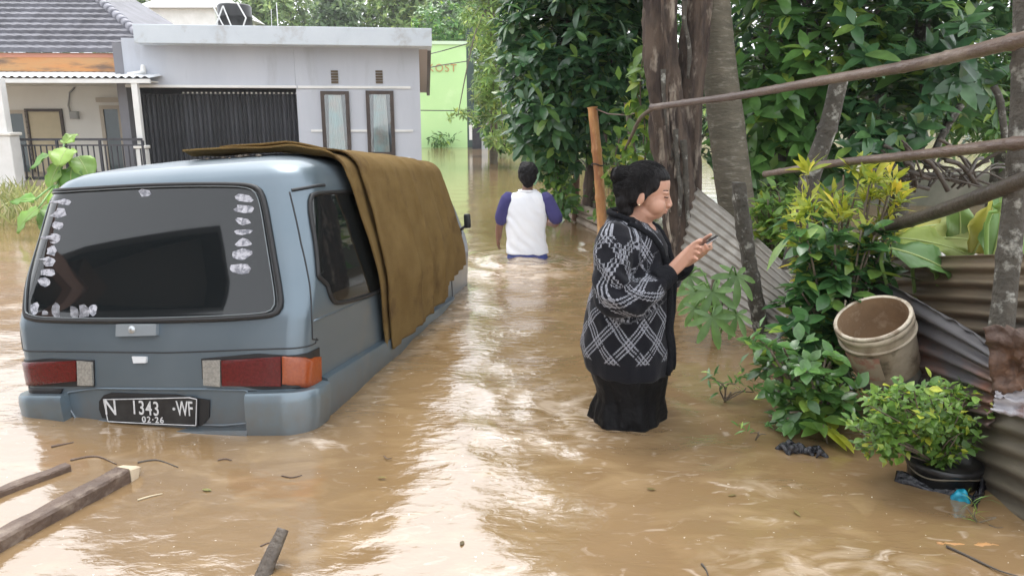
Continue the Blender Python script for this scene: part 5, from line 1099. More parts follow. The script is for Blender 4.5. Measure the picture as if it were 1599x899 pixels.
def hand(fl, wrist, palm, knuck, across, normal, curls, lens_, thumb, r_=.0088):
    """palm slab, four bent fingers from the knuckle line, thumb from the side of the palm"""
    wrist, palm, knuck = Vector(wrist), Vector(palm), Vector(knuck); f = (knuck - wrist).normalized(); a = Vector(across).normalized(); n = Vector(normal).normalized()
    for k in range(4):
        b = knuck + a * ((k - 1.5) * .019)
        fl.limb([wrist + a*((k-1.5)*.010), palm + a*((k-1.5)*.016), b], [.019, .016, .0115], 10)
        c = curls[k] if hasattr(curls, '__len__') else curls; L_ = lens_[k]; d = f.copy(); p = b; pts = [b]
        for j, (seg, bend) in enumerate(((.45, c[0]), (.30, c[1]), (.25, c[2]))):
            d = (d * math.cos(bend) - n * math.sin(bend)).normalized(); nn = (n * math.cos(bend) + d * math.sin(bend)); p = p + d * (L_ * seg); pts.append(p); n = n
        fl.limb(pts, [r_*1.15, r_*1.05, r_*.95, r_*.8], 10, 4)
    fl.limb([palm, *[Vector(q) for q in thumb]], [.016, .0125, .0105, .0085][:len(thumb)+1], 10)
def skin(name, c, c2):
    m = mat(name, c, .48, c2, 14, (.3, .7), bump=.05, bscale=120); b = m.node_tree.nodes['Principled BSDF']; b.inputs['Subsurface Weight'].default_value = .12; b.inputs['Subsurface Radius'].default_value = (1, .4, .2); b.inputs['Subsurface Scale'].default_value = .01; return m
M_skin = skin('skin_warm', (.50, .285, .20), (.44, .235, .165)); M_skin2 = skin('skin_brown', (.22, .115, .075), (.18, .09, .06))
def hairmat():
    m = mat('black_hair', (.006, .0055, .006), .62, (.011, .010, .011), 60, (.4, .6), bump=.5, bscale=90, stretch=(1, 1, .25), spec=.2); return m
M_hair = hairmat()
# ---- knitted pattern ----------------------------------------------------------------
def knit_mat():
    m = bpy.data.materials.new('patterned_knit'); m.use_nodes = True; t = m.node_tree; N = t.nodes; L = t.links; b = N['Principled BSDF']
    def A(n): x = N.new('ShaderNodeAttribute'); x.attribute_name = n; return x.outputs['Fac']
    def mth(op, a, bb=None, c=None):
        x = N.new('ShaderNodeMath'); x.operation = op
        for i, v in enumerate((a, bb, c)):
            if v is None: continue
            if isinstance(v, (int, float)): x.inputs[i].default_value = v
            else: L.new(v, x.inputs[i])
        return x.outputs[0]
    u, v, plain = A('pu'), A('pv'), A('plain')
    tc = N.new('ShaderNodeTexCoord'); nz = N.new('ShaderNodeTexNoise'); nz.inputs['Scale'].default_value = 14; L.new(tc.outputs['Object'], nz.inputs['Vector'])
    w = mth('MULTIPLY_ADD', nz.outputs[0], .012, -.006); u = mth('ADD', u, w); v = mth('ADD', v, w)
    W_, H_ = .146, .168
    def fam(sg):
        a = mth('ADD', mth('DIVIDE', u, W_), mth('MULTIPLY', mth('DIVIDE', v, H_), sg)); q = mth('DIVIDE', u, W_); q = mth('SUBTRACT', q, mth('MULTIPLY', mth('DIVIDE', v, H_), sg))
        fr = mth('FRACT', a); near = mth('LESS_THAN', mth('ABSOLUTE', mth('SUBTRACT', fr, .5)), .215)
        st = mth('GREATER_THAN', mth('COSINE', mth('MULTIPLY', mth('SUBTRACT', fr, .5), 2*math.pi*7)), .05)
        # stitches break every line into short dashes; every second diamond side drops out
        dash = mth('GREATER_THAN', mth('SINE', mth('MULTIPLY', q, 2*math.pi*11)), -.75)
        gap = mth('GREATER_THAN', mth('FRACT', mth('ADD', mth('MULTIPLY', q, .5), mth('MULTIPLY', mth('FLOOR', a), .37))), .03)
        return mth('MULTIPLY', mth('MULTIPLY', near, st), mth('MULTIPLY', dash, gap))
    pat = mth('MAXIMUM', fam(1.0), fam(-1.0)); pat = mth('MULTIPLY', pat, mth('SUBTRACT', 1.0, plain))
    n2 = N.new('ShaderNodeTexNoise'); n2.inputs['Scale'].default_value = 160; L.new(tc.outputs['Object'], n2.inputs['Vector'])
    pat = mth('MULTIPLY', pat, mth('MULTIPLY_ADD', n2.outputs[0], 1.6, -.05))
    mx = N.new('ShaderNodeMix'); mx.data_type = 'RGBA'; L.new(pat, mx.inputs[0]); mx.inputs[6].default_value = (.007, .0075, .011, 1); mx.inputs[7].default_value = (.32, .33, .37, 1); L.new(mx.outputs[2], b.inputs['Base Color'])
    b.inputs['Roughness'].default_value = .95; b.inputs['Sheen Weight'].default_value = .08; b.inputs['Specular IOR Level'].default_value = .2
    bp = N.new('ShaderNodeBump'); bp.inputs['Strength'].default_value = .5; bp.inputs['Distance'].default_value = .004; L.new(mth('ADD', n2.outputs[0], pat), bp.inputs['Height']); L.new(bp.outputs[0], b.inputs['Normal']); return m
M_knitb = mat('black_knit', (.007, .0075, .010), .95, (.011, .012, .015), 60, bump=.6, bscale=140, spec=.2)
M_skirt = mat('wet_black_cloth', (.0035, .0035, .004), .6, (.006, .006, .007), 8, bump=.4, bscale=40, spec=.16)
# ================================================================== woman with a phone
WYAW = R(-25)
woman = empty('person', WOM, (0, 0, WYAW), 'woman in a black and white patterned knit cardigan looking at a phone, thigh-deep in water', 'person')
TR = [(.235,.0,0,.196,.214),(.27,.0,0,.206,.222),(.35,-.008,0,.212,.228),(.45,-.010,0,.207,.224),(.55,-.004,0,.192,.212),(.65,.004,0,.184,.204),(.74,.008,0,.176,.200),(.835,.002,0,.162,.196),(.895,-.012,0,.138,.172),(.942,-.025,0,.106,.124),(.978,-.034,0,.080,.086)]
armR = [(-.035,-.155,.870),(-.022,-.222,.74),(-.005,-.248,.65),(.065,-.225,.634),(.135,-.165,.678),(.188,-.114,.724)]
armL = [(-.035,.155,.870),(.0,.222,.74),(.04,.24,.65),(.10,.205,.645),(.165,.14,.69),(.22,.075,.738)]
b = Flesh()
b.rings([(z, cx, cy, a*.86, bb*.86) for z, cx, cy, a, bb in TR])                       # trunk under the clothes
b.limb([(.01,-.080,.30),(.02,-.078,.05),(.0,-.085,-.33)], [.095,.07,.045]); b.limb([(.01,.080,.30),(.02,.078,.05),(.0,.085,-.33)], [.095,.07,.045])
b.limb([(-.02,-.105,-.38),(.10,-.11,-.395)], [.04,.03]); b.limb([(-.02,.105,-.38),(.10,.11,-.395)], [.04,.03])
b.limb(armR, [.06,.058,.05,.046,.038,.030]); b.limb(armL, [.06,.058,.05,.046,.038,.030])
b.limb([(-.015,0,.87),(.015,0,.94),(.055,0,1.0)], [.072,.060,.058])                       # neck
b.ball((.050,0,.895), (.060,.070,.055))                                                     # upper chest
HX = Matrix.Translation((.080,0,1.093)) @ Matrix.Scale(.94,4) @ Matrix.Rotation(R(15),4,'Z') @ Matrix.Rotation(R(9),4,'Y') @ Matrix.Translation((-.09,0,-1.10)); b.X = HX
b.ball((.075,0,1.118), (.100,.080,.100)); b.ball((.112,0,1.058), (.070,.068,.088), (0,8,0)); b.ball((.120,0,1.005), (.050,.056,.046)); b.ball((.140,0,.988), (.026,.028,.022))
b.ball((.095,0,.985), (.055,.055,.035))
for s_ in (-1, 1):
    b.ball((.128,s_*.042,1.030), (.042,.034,.042)); b.ball((.150,s_*.030,1.098), (.024,.030,.012)); b.ball((.156,s_*.031,1.078), (.017,.019,.014))
    b.ball((.048,s_*.080,1.055), (.020,.009,.032), (0,12,s_*14)); b.ball((.045,s_*.081,1.030), (.010,.007,.010))
    b.ball((.184,s_*.014,1.038), (.012,.010,.009))
b.limb([(.165,0,1.092),(.177,0,1.066),(.188,0,1.043)], [.011,.012,.0140], 10); b.ball((.182,0,1.030), (.014,.008,.008))
b.ball((.172,0,1.017), (.014,.023,.0075)); b.ball((.169,0,1.004), (.0135,.021,.0085))
# hands round the phone
b.X = None
PHC = Vector((.322,-.012,.856)); PL = Vector((.80,.12,.56)).normalized(); PN = Vector((-.57,-.06,.82)); PN = (PN - PL*PN.dot(PL)).normalized(); PW = PL.cross(PN).normalized()
cu = [(.35,.75,.5)]*4
hand(b, (.194,-.110,.730), (.236,-.088,.778), (.272,-.066,.820), PL*.55 + PN*.75, -PW*.8 + PN*.3, [(.55,.85,.5),(.45,.8,.55),(.38,.7,.5),(.28,.45,.3)], [.066,.074,.076,.070], [(.258,-.070,.828),(.288,-.044,.864),(.316,-.022,.884)], .0098)
hand(b, (.225,.072,.742), (.268,.044,.776), (.302,.032,.802), PL, PN*-.3 + PW*.9, [(.6,.9,.5)]*4, [.06,.068,.070,.066], [(.290,.050,.83),(.318,.036,.874),(.350,.014,.902)], .0098)
for k in range(4):                                                                           # left fingertips wrapped over the near edge of the phone
    q = PHC + PL*(-.036 + .019*k) - PN*.016; b.limb([q + Vector((0,.045,-.012)), q + Vector((0,.0,-.012)), q - PW*.0 + Vector((0,-.040,-.004)), q + Vector((-.006,-.046,.012))], [.012,.011,.0098,.0082], 10, 4)
wb = b.fuse('body', M_skin, woman, .0038, 5)
wb['label'] = 'face, neck and hands with light brown skin'
bv = BVHTree.FromPolygons([v.co for v in wb.data.vertices], [p.vertices[:] for p in wb.data.polygons])
def on_face(o, d, off=.001):
    h = bv.ray_cast(Vector(o), Vector(d).normalized()); return (h[0] + h[1] * off) if h[0] else Vector(o)
def face_line(pts, tgt, rad, name, m_, off=.001):
    pts = [HX @ Vector(p) for p in pts]; tgt = HX @ Vector(tgt); P = [on_face(p, tgt - p, off) for p in pts]; MB().tube(spline(P, 14), [rad*.4] + [rad]*12 + [rad*.4], 6).build(name, m_, woman, True, True)
for s_ in (-1, 1):
    face_line([(.30,s_*.10,1.078),(.32,s_*.07,1.0765),(.34,s_*.045,1.079)], (.08,s_*.03,1.078), .0026, 'eyelash', M_hair)
    face_line([(.28,s_*.115,1.108),(.32,s_*.08,1.113),(.34,s_*.045,1.108)], (.08,s_*.03,1.108), .0024, 'eyebrow', mat('brow_hair', (.05,.032,.026), .7))
    face_line([(.30,s_*.08,1.066),(.33,s_*.055,1.064),(.34,s_*.04,1.067)], (.08,s_*.03,1.066), .0015, 'eyelid_crease', mat('lid_brown', (.28,.14,.10), .5))
M_lip = mat('lip_rose', (.38,.155,.125), .45)
face_line([(.32,-.038,1.0085),(.34,-.02,1.0115),(.35,0,1.0105),(.34,.02,1.0115),(.32,.038,1.0085)], (.10,0,1.010), .0030, 'lips', M_lip, 0)
face_line([(.32,-.034,1.003),(.34,-.02,1.000),(.35,0,.9995),(.34,.02,1.000),(.32,.034,1.003)], (.10,0,1.001), .0034, 'lips', M_lip, 0)
face_line([(.30,-.035,1.028),(.34,-.012,1.030)], (.16,-.010,1.030), .0022, 'nostril', mat('nostril_dark', (.12,.05,.04), .6), 0)
e_ = on_face(HX @ Vector((.046,-.3,1.026)), HX.to_3x3() @ Vector((0,1,0)), .003); MB().lathe([(0,.004),(.004,.003),(.005,0),(0,-.003)], 10, Matrix.Translation(e_) @ Matrix.Rotation(R(90),4,'X')).build('earring', mat('gold_stud', (.7,.6,.4), .25, metal=.9), woman, True, True)
# hair: combed back into a loose bun
h = Flesh(HX)
h.ball((.078,0,1.168), (.088,.080,.056), (0,10,0)); h.ball((.050,0,1.130), (.108,.090,.100), (0,-14,0), 26); h.ball((.005,0,1.085), (.078,.086,.088)); h.ball((-.020,0,1.035), (.052,.066,.062)); h.ball((-.070,.0,1.140), (.046,.050,.046)); h.ball((-.048,-.02,1.075), (.040,.046,.048)); h.ball((-.028,-.03,1.025), (.040,.044,.05)); h.ball((-.012,-.02,.985), (.040,.046,.04))
for s_ in (-1, 1): h.ball((.058,s_*.064,1.118), (.070,.026,.048), (0,-22,0)); h.ball((.012,s_*.066,1.075), (.036,.026,.058)); h.limb([(.075,s_*.080,1.10),(.070,s_*.083,1.075),(.066,s_*.080,1.045)], [.012,.009,.004], 8)
for k in range(13):
    a = random.uniform(0, 6.28); e = random.uniform(-.9, .9); p = Vector((-.052 + .046*math.cos(a)*math.cos(e), .055*math.sin(a)*math.cos(e), 1.105 + .05*math.sin(e))); q = p + Vector((random.uniform(-.03,.02), random.uniform(-.03,.03), random.uniform(-.04,.02))); h.limb([p, p.lerp(q,.5) + Vector((-.012,0,.01)), q], [.011,.010,.005], 8)
hr = h.fuse('hair', M_hair, woman, .005, 5, lambda p: .003*noise.noise(p*22))
# fine combed strands over the cap, from the hairline back to the bun
bh = BVHTree.FromPolygons([v.co for v in hr.data.vertices], [q.vertices[:] for q in hr.data.polygons]); st_ = MB(); cen = HX @ Vector((.03,0,1.09))
for k in range(520):
    t0 = random.uniform(-1.9, 1.9); p_ = [] ; lift = random.uniform(.0004,.0035)
    for q in np.linspace(random.uniform(0,.25), 1, 9):
        e0 = Vector((.9*math.cos(t0*.55), math.sin(t0)*.95, .62*math.cos(t0) + .12)); e1 = Vector((-1.0, .25*math.sin(t0*1.7), .10 + .35*math.cos(t0*1.5)))
        d = e0.lerp(e1, q) + Vector((0, .25*math.sin(t0)*math.sin(q*3.14), .75*math.cos(t0*.7)*math.sin(q*3.14))); d.normalize(); hh = bh.ray_cast(cen + d*.35, -d)
        if hh[0] is None: break
        p_.append(hh[0] + hh[1]*(lift + .002*noise.noise(hh[0]*30 + Vector((k*.1,0,0)))))
    if len(p_) > 4: st_.tube(p_, .0011, 3, caps=False)
o_ = st_.build('hair_strands', M_hair, woman, True, True); o_['kind'] = 'stuff'
for k in range(64):
    a = random.uniform(0, 1); s_ = random.choice((-1, 1)); p = HX @ Vector((.08 - .15*a, s_*random.uniform(.03,.09), 1.15 - .10*abs(a-.4) + random.uniform(-.02,.05))); pts = [p]
    for j in range(4): p = p + Vector((random.uniform(-.022,.006), s_*random.uniform(-.006,.008), random.uniform(-.024,.014))); pts.append(p)
    MB().tube(spline(pts, 12), .0010, 4).build('loose_strand', M_hair, woman, True, True)
# cardigan
c = Flesh(); c.rings(TR, 40, 2.1, lambda th, z: (.022*math.sin(5*th + z*7) + .016*math.sin(11*th + 1 + z*4)) * min(1, max(0, (.66 - z)*3)))
rS = [.086,.084,.088,.082,.064,.047]
c.limb(armR, rS, 18); c.limb(armL, rS, 18)
def wr(p):
    d = min((p - Vector(armR[2])).length, (p - Vector(armL[2])).length)
    return .012*noise.noise(p*7) + .008*noise.noise(Vector((p.x*17, p.y*17, p.z*8))) + .013*math.exp(-(d/.17)**2)*math.sin((p.z*.8 + p.x*.6)*75 + 2*noise.noise(p*9))
card = c.fuse('cardigan', knit_mat(), woman, .0085, 4, wr)
n = len(card.data.vertices); co = np.empty(n*3, np.float32); card.data.vertices.foreach_get('co', co); co = co.reshape(-1, 3).astype(float)
def arm_uv(arm):
    P = np.array([tuple(q) for q in spline([Vector(a) for a in arm], 40)]); D = np.linalg.norm(co[:, None] - P[None], axis=2); k = D.argmin(1); dm = D.min(1)
    seg = np.r_[0, np.cumsum(np.linalg.norm(np.diff(P, axis=0), axis=1))]; T_ = np.gradient(P, axis=0); T_ /= np.linalg.norm(T_, axis=1, keepdims=True)
    rel = co - P[k]; t = T_[k]; ref = np.tile([.3, 0, 1.0], (n, 1)); ref -= t*(ref*t).sum(1, keepdims=True); ref /= np.linalg.norm(ref, axis=1, keepdims=True); s2 = np.cross(t, ref)
    th = np.arctan2((rel*s2).sum(1), (rel*ref).sum(1)); return dm, th*.085, -seg[k], seg[-1]
th = np.arctan2(co[:, 1], co[:, 0]); pu = th*.225; pv = co[:, 2].copy(); plain = np.zeros(n)
for sgn, arm in ((-1, armR), (1, armL)):
    dm, au, av, tot = arm_uv(arm); zt = np.interp(co[:, 2], [t_[0] for t_ in TR], [t_[4] for t_ in TR])
    isarm = (dm < .115) & (co[:, 1]*sgn > zt*.86 - .02 - np.clip(co[:, 0]-.12, 0, 1)*2.2) & (co[:, 2] > .5)
    pu = np.where(isarm, au, pu); pv = np.where(isarm, av, pv); plain = np.where(isarm & (-av > tot - .06), 1, plain)
front = np.abs(th) < .30
plain = np.where((co[:, 2] < .325) | (front & (co[:, 2] < .9) & (co[:, 0] > .1) & (np.abs(co[:, 1]) < .07)), 1, plain); plain = np.where(co[:, 2] > .955, 1, plain)
for nm, a in (('pu', pu), ('pv', pv), ('plain', plain)):
    at = card.data.attributes.new(nm, 'FLOAT', 'POINT'); at.data.foreach_set('value', a.astype(np.float32))
# collar and front bands, cuffs, hem rib
bc = BVHTree.FromPolygons([v.co for v in card.data.vertices], [p.vertices[:] for p in card.data.polygons])
def band(pts, wd_, name):
    P = spline(pts, 34); vs = []
    L_ = []
    for p in P:
        h = bc.ray_cast(p + Vector((.2, p.y*.3, 0)), Vector((-1, 0, 0))) if p.x > .04 else (None,)
        q = (h[0] + h[1]*.006) if h[0] else p
        if h[0] and abs(q.x - p.x) > .07: q = p
        L_.append(q)
    return MB().tube(L_, wd_, 10).build(name, M_knitb, woman, True, True)
for s_ in (-1, 1): band([(-.112,s_*.012,.985),(-.085,s_*.072,.985),(-.010,s_*.098,.968),(.065,s_*.085,.93),(.125,s_*.068,.868),(.18,s_*.045,.76),(.20,s_*.040,.65),(.205,s_*.036,.5),(.22,s_*.034,.38),(.215,s_*.034,.25)], .0135, 'collar_band')
t = Flesh(); t.rings([(.25,.03,0,.190,.10),(.5,.03,0,.180,.10),(.75,.03,0,.165,.09),(.83,.02,0,.128,.075),(.868,.01,0,.095,.06)], 20); t.fuse('black_top', M_knitb, woman, .012, 4)
for arm in (armR, armL):
    a0, a1 = Vector(arm[-2]), Vector(arm[-1]); d = (a1 - a0).normalized(); MB().tube([a1 - d*.045, a1 - d*.03, a1 + d*.02, a1 + d*.036, a1 + d*.040], [.055,.054,.046,.041,.033], 18).build('cuff', M_knitb, woman, True, True)
# skirt: soaked, clinging, flaring at the water
sk = Flesh(); sk.rings([(.30,.0,0,.188,.206),(.24,.004,0,.192,.208),(.17,.018,0,.166,.195),(.11,.018,0,.160,.190),(.04,.008,0,.174,.202),(-.05,.004,0,.184,.212),(-.15,0,0,.2,.23),(-.30,0,0,.19,.22)], 60, 2.0, lambda th, z: .065*math.sin(6*th + 2.2*math.sin(z*9)) * min(1, (.32 - z)*4) + .035*math.sin(13*th + z*14)*min(1, (.32 - z)*4) + .015*math.sin(23*th - z*20)); sk.fuse('skirt', M_skirt, woman, .008, 2, lambda p: .005*noise.noise(p*14))
# phone
ph = empty('phone', WOM, (0, 0, WYAW), 'black mobile phone held in the woman\'s hands', 'phone')
MP = Matrix.Translation(PHC) @ Matrix((PW, PL, PN)).transposed().to_4x4()
MB().bbox((-.036,-.076,-.0045), (.036,.076,.0045), .0035, MP).build('case', mat('phone_case', (.02,.02,.022), .35), ph, False, True)
MB().bbox((-.0365,-.0765,-.0022), (.0365,.0765,.0010), .001, MP).build('rim', mat('phone_rim', (.55,.55,.56), .25, metal=.8), ph, False, True)
MB().bbox((-.033,-.072,.0046), (.033,.072,.0056), .0004, MP).build('screen', mat('phone_screen', (.03,.032,.036), .05, spec=.8), ph, False, True)
# ================================================================== boy wading away
boy = empty('person', (BOY.x, BOY.y, 0), (0, 0, R(-3)), 'person seen from behind wading away in a white shirt with purple sleeves', 'person')
BT = [(.05,.01,0,.222,.13),(.10,.005,0,.212,.125),(.22,-.004,0,.202,.12),(.36,-.004,0,.205,.12),(.50,0,0,.212,.118),(.58,.003,0,.212,.108),(.635,.006,0,.188,.095),(.67,.008,0,.140,.08),(.695,.008,0,.085,.066)]
bl_ = [(-.185,0,.605),(-.238,-.01,.49),(-.262,.0,.40),(-.285,.03,.29),(-.292,.06,.20)]; br_ = [(.195,0,.605),(.255,-.02,.51),(.300,-.03,.42),(.29,.06,.35),(.24,.16,.35)]
f = Flesh(); f.rings([(z,cx,cy,a*.9,bb*.9) for z,cx,cy,a,bb in BT])
f.limb([(-.095,0,.05),(-.10,.02,-.2),(-.10,0,-.46)], [.085,.07,.045]); f.limb([(.095,0,.05),(.10,.06,-.2),(.10,.04,-.46)], [.085,.07,.045])
f.limb(bl_, [.058,.05,.043,.038,.030]); f.limb(br_, [.058,.05,.045,.038,.030])
f.limb([(.005,-.005,.66),(.008,-.004,.72),(.012,.01,.78)], [.060,.052,.052]); f.ball((.012,.012,.85), (.078,.095,.115)); f.ball((.012,.055,.80), (.055,.05,.07))
for s_ in (-1, 1): f.ball((.012+s_*.080,.005,.828), (.010,.018,.030))
hand(f, (-.298,.06,.20), (-.300,.075,.165), (-.302,.085,.135), (0,1,.2), (-1,0,0), [(.2,.35,.3)]*4, [.06,.066,.062,.052], [(-.29,.11,.155),(-.285,.13,.13)])
hand(f, (.24,.16,.34), (.215,.19,.35), (.19,.21,.355), (0,.3,1), (0,-1,.2), [(.3,.4,.3)]*4, [.06,.066,.062,.052], [(.21,.18,.385),(.19,.19,.405)])
f.fuse('body', M_skin2, boy, .0065, 4)['label'] = 'brown neck, ears and arms'
g_ = Flesh(); g_.rings(BT, 40, 2.3, lambda th, z: .012*math.sin(7*th + z*14)); g_.fuse('shirt', mat('white_cotton', (.84,.85,.88), .9, (.78,.79,.83), 4, bump=.25, bscale=18), boy, .009, 4, lambda p: .008*noise.noise(p*6 + Vector((0,0,p.x*8))) + .004*math.sin((p.x*1.2 + p.z)*42 + 3*noise.noise(p*5)))
M_pur = mat('purple_cotton', (.058,.052,.175), .9, (.042,.038,.135), 6, bump=.2)
for arm, rr in ((bl_, [.080,.072,.066]), (br_, [.080,.074,.070])):
    s2 = Flesh(); s2.limb(arm[:3], rr, 16); s2.fuse('sleeve', M_pur, boy, .009, 3, lambda p: .006*noise.noise(p*12))
MB().tube([(.095*math.cos(a)*.92+.008, .074*math.sin(a), .694) for a in np.linspace(0, 2*math.pi, 28, endpoint=False)], .011, 8, close=True).build('neckband', MATS['white_cotton'], boy, True, True)
s3 = Flesh(); s3.rings([(.09,.01,0,.190,.115),(.03,.01,0,.205,.122),(-.05,.01,0,.222,.135),(-.25,.01,.02,.22,.14)], 40, 2.3, lambda th, z: .02*math.sin(6*th)); s3.fuse('shorts', mat('blue_shorts', (.035,.055,.20), .7, (.05,.07,.26), 8), boy, .01, 3)
h2 = Flesh(); h2.ball((.012,-.004,.885), (.100,.105,.095), None, 22); h2.ball((.012,-.040,.835), (.088,.066,.085)); h2.ball((.012,-.048,.775), (.056,.042,.048)); h2.ball((-.01,.02,.955), (.06,.06,.03)); h2.ball((.04,.0,.945), (.05,.06,.03))
for s_ in (-1,1): h2.ball((.012+s_*.066,-.015,.852), (.028,.05,.055))
h2.fuse('hair', M_hair, boy, .007, 2, lambda p: .009*noise.noise(p*26) + .005*noise.noise(p*70))
# ================================================================== bucket, drift wood, rubbish
bc_ = PY(1392, 590, 3.28); ax = Vector((-.44, -.20, .87)).normalized(); MBk = Matrix.Translation(bc_) @ ax.to_track_quat('Z', 'Y').to_matrix().to_4x4()
bk = empty('bucket', bc_, None, 'dirty cream paint bucket tilted open against the rusty tin', 'bucket')
M_bk = mat('bucket_cream', (.47,.40,.30), .55, (.25,.19,.125), 5, (.42,.62), bump=.25, bscale=25, col3=(.13,.105,.07), n3=11)
def lathe_part(prof, name, m_, par=bk, n=36): return MB().lathe(prof, n, MBk).build(name, m_, par, True)
lathe_part([(.0,-.02),(.132,-.02),(.136,.0),(.1395,.075)], 'base_band', mat('bucket_grey', (.13,.14,.13), .6, (.2,.2,.17), 6, col3=(.3,.26,.2), n3=9))
lathe_part([(.1412,.075),(.158,.30),(.158,.345)], 'bucket_wall', M_bk)
for z_, w_ in ((.275, .006), (.33, .018)): lathe_part([(.1572,z_-w_),(.1675,z_-w_*.7),(.168,z_+w_*.7),(.1575,z_+w_)], 'rib', M_bk)
lathe_part([(.150,.35),(.1655,.346),(.167,.358),(.160,.366),(.150,.36)], 'rim', mat('bucket_rim', (.52,.46,.36), .5, (.25,.19,.13), 14, (.45,.6)))
lathe_part([(.150,.36),(.148,.28),(.135,.02),(.0,.015)], 'inner_wall', mat('bucket_inside', (.30,.20,.115), .8, (.20,.13,.075), 7, col3=(.4,.3,.2), n3=14))
P = [[MBk @ Vector((r_*math.cos(a), r_*math.sin(a), z_)) for a in np.linspace(-2.0, -.9, 14)] for r_, z_ in ((.1505,.115),(.1570,.20),(.1600,.25))]
MB().grid(P).build('faded_red_print', mat('faded_red', (.40,.20,.15), .7, (.42,.34,.25), 22, (.42,.55), col3=(.44,.36,.27), n3=30), bk, True)
# floating beams -------------------------------------------------------------------------
M_plank = mat('wet_plank', (.13,.085,.06), .6, (.085,.055,.04), 5, bump=.6, bscale=30, stretch=(1,1,1), col3=(.22,.17,.13), n3=9, spec=.5)
M_cut = mat('fresh_cut_wood', (.62,.52,.38), .8, (.5,.4,.28), 9)
def beam(a, b, w_, h_, z0, label, cut=False):
    a = Vector(a); b = Vector(b); d = (b - a); L_ = d.length; d.normalize(); s_ = Vector((d.y, -d.x, 0)).normalized(); u = s_.cross(d); root = empty('floating_beam', (a.x, a.y, 0), None, label, 'beam'); rings = []
    for i in range(25):
        t = i/24; c = a + d*(L_*t) + s_*(.010*noise.noise(Vector((t*5, a.x, 0)))); f = 1 + .08*noise.noise(Vector((t*7, 3, a.y))); q = []
        for (x, z) in ((-1,-1),(-1,.75),(-.8,1),(.8,1),(1,.75),(1,-1)): q.append(c + s_*(x*w_/2*f) + u*(z*h_/2*f + .004*noise.noise(Vector((t*22, x*3, z)))))
        rings.append(q)
    MB().loft(rings).build('beam_body', M_plank, root)
    if cut:
        e = [p + d*.003 for p in rings[-1]]; tip = [p + d*(.05 + .03*random.random()) - u*.012 for p in rings[-1]]; MB().loft([e, [p.lerp(q, .6) for p, q in zip(e, tip)], [Vector(np.mean([tuple(k) for k in tip], 0)).lerp(q, .5) for q in tip]]).build('splintered_end', M_cut, root)
    return root
p0 = PZ(-190, 950, .012); p1 = PZ(192, 742, .022); beam(p0, p1, .075, .065, 0, 'longer dark floating beam with a pale broken end', True)
p0 = PZ(-160, 832, .002); p1 = PZ(107, 731, .006); beam(p0, p1, .05, .045, 0, 'shorter dark floating plank nearer the van')
a = PZ(398, 930, -.05); b_ = PZ(443, 826, .10)
o = MB().tube(spline([a, a.lerp(b_, .5), b_], 24), list(np.linspace(.028,.020,24)), 8, wob=.4).build('wood_stump', mat('dark_wet_pole2', (.055,.04,.03), .45, (.10,.08,.06), 12, bump=.6, bscale=40), None, True, loc=a); tag(o, 'dark broken stick poking up out of the water at the bottom edge', 'stick')
# twigs, straws and scraps afloat
def floater(pts, r_, m_, label, cat='twig', grp='twigs afloat', nm='floating_twig'):
    P = [PZ(x, y, .003) for x, y in pts]; o = MB().tube(spline(P, 16), list(np.linspace(r_*.8, r_*.35, 16)), 6, wob=.5).build(nm, m_, None, True, loc=P[0]); tag(o, label, cat, grp)
floater([(215,780),(235,774),(254,770)], .004, mat('straw', (.55,.47,.32), .8), 'short pale straw afloat right of the longer beam')
floater([(215,722),(245,718),(278,729)], .006, M_bam_d, 'thin dark twig afloat behind the end of the longer beam')
floater([(110,718),(150,712),(182,724)], .006, M_plank, 'curved brown twig afloat between plank and van bumper')
floater([(80,697),(100,693),(115,690)], .007, M_plank, 'small twig afloat under the left bumper corner')
floater([(407,852),(416,848),(424,846)], .005, M_plank, 'tiny twig beside the dark broken stick')
floater([(1096,880),(1102,888),(1106,899)], .006, M_bam_d, 'dark twig at the bottom edge right of centre')
floater([(1478,852),(1520,872),(1560,890),(1590,899)], .007, M_bam_d, 'long dark twig at the bottom right corner')
floater([(1470,815),(1500,822),(1520,820)], .005, M_bam_d, 'thin twig below the blue bag')
floater([(1545,820),(1556,824),(1566,823)], .006, M_bam_d, 'short twig at the right under the lowest sheet')
floater([(600,712),(606,716),(612,714)], .004, M_plank, 'tiny brown twig in the middle of the lane')
floater([(340,718),(352,716),(362,718)], .005, M_plank, 'small brown twig afloat below the number plate')
floater([(440,742),(455,745),(472,741)], .004, M_plank, 'thin twig afloat right of the number plate')
def rag(pxs, n, m_, label, cat, nm, h=.03, seed=0):
    """a crumpled heap of soaked film or cloth lying in the water"""
    c = PZ(*pxs[0]); root_o = None; e0, e1 = PZ(*pxs[1]), PZ(*pxs[2]); d = e1 - e0; s_ = Vector((-d.y, d.x, 0)).normalized(); P = []
    for i in range(n+1):
        row = []
        for j in range(9):
            t = i/n; v = (j/8 - .5)*2; q = e0 + d*t + s_*(v*pxs[3]*(.5+.7*abs(noise.noise(Vector((t*4, seed, 0)))))) 
            z = h*(1 - v*v)*max(.05, .45 + 1.0*noise.noise(Vector((t*3.2, v*1.6, seed)))) - .006; row.append(Vector((q.x + .012*noise.noise(Vector((t*9, v*4, seed+5))), q.y + .012*noise.noise(Vector((t*9, v*4, seed+9))), z)))
        P.append(row)
    o = MB().grid(P).build(nm, m_, None, True, loc=c); md = o.modifiers.new('thickness', 'SOLIDIFY'); md.thickness = .002; return tag(o, label, cat)
M_film = mat('black_film', (.012,.013,.017), .22, (.03,.03,.036), 30, bump=.6, bscale=60)
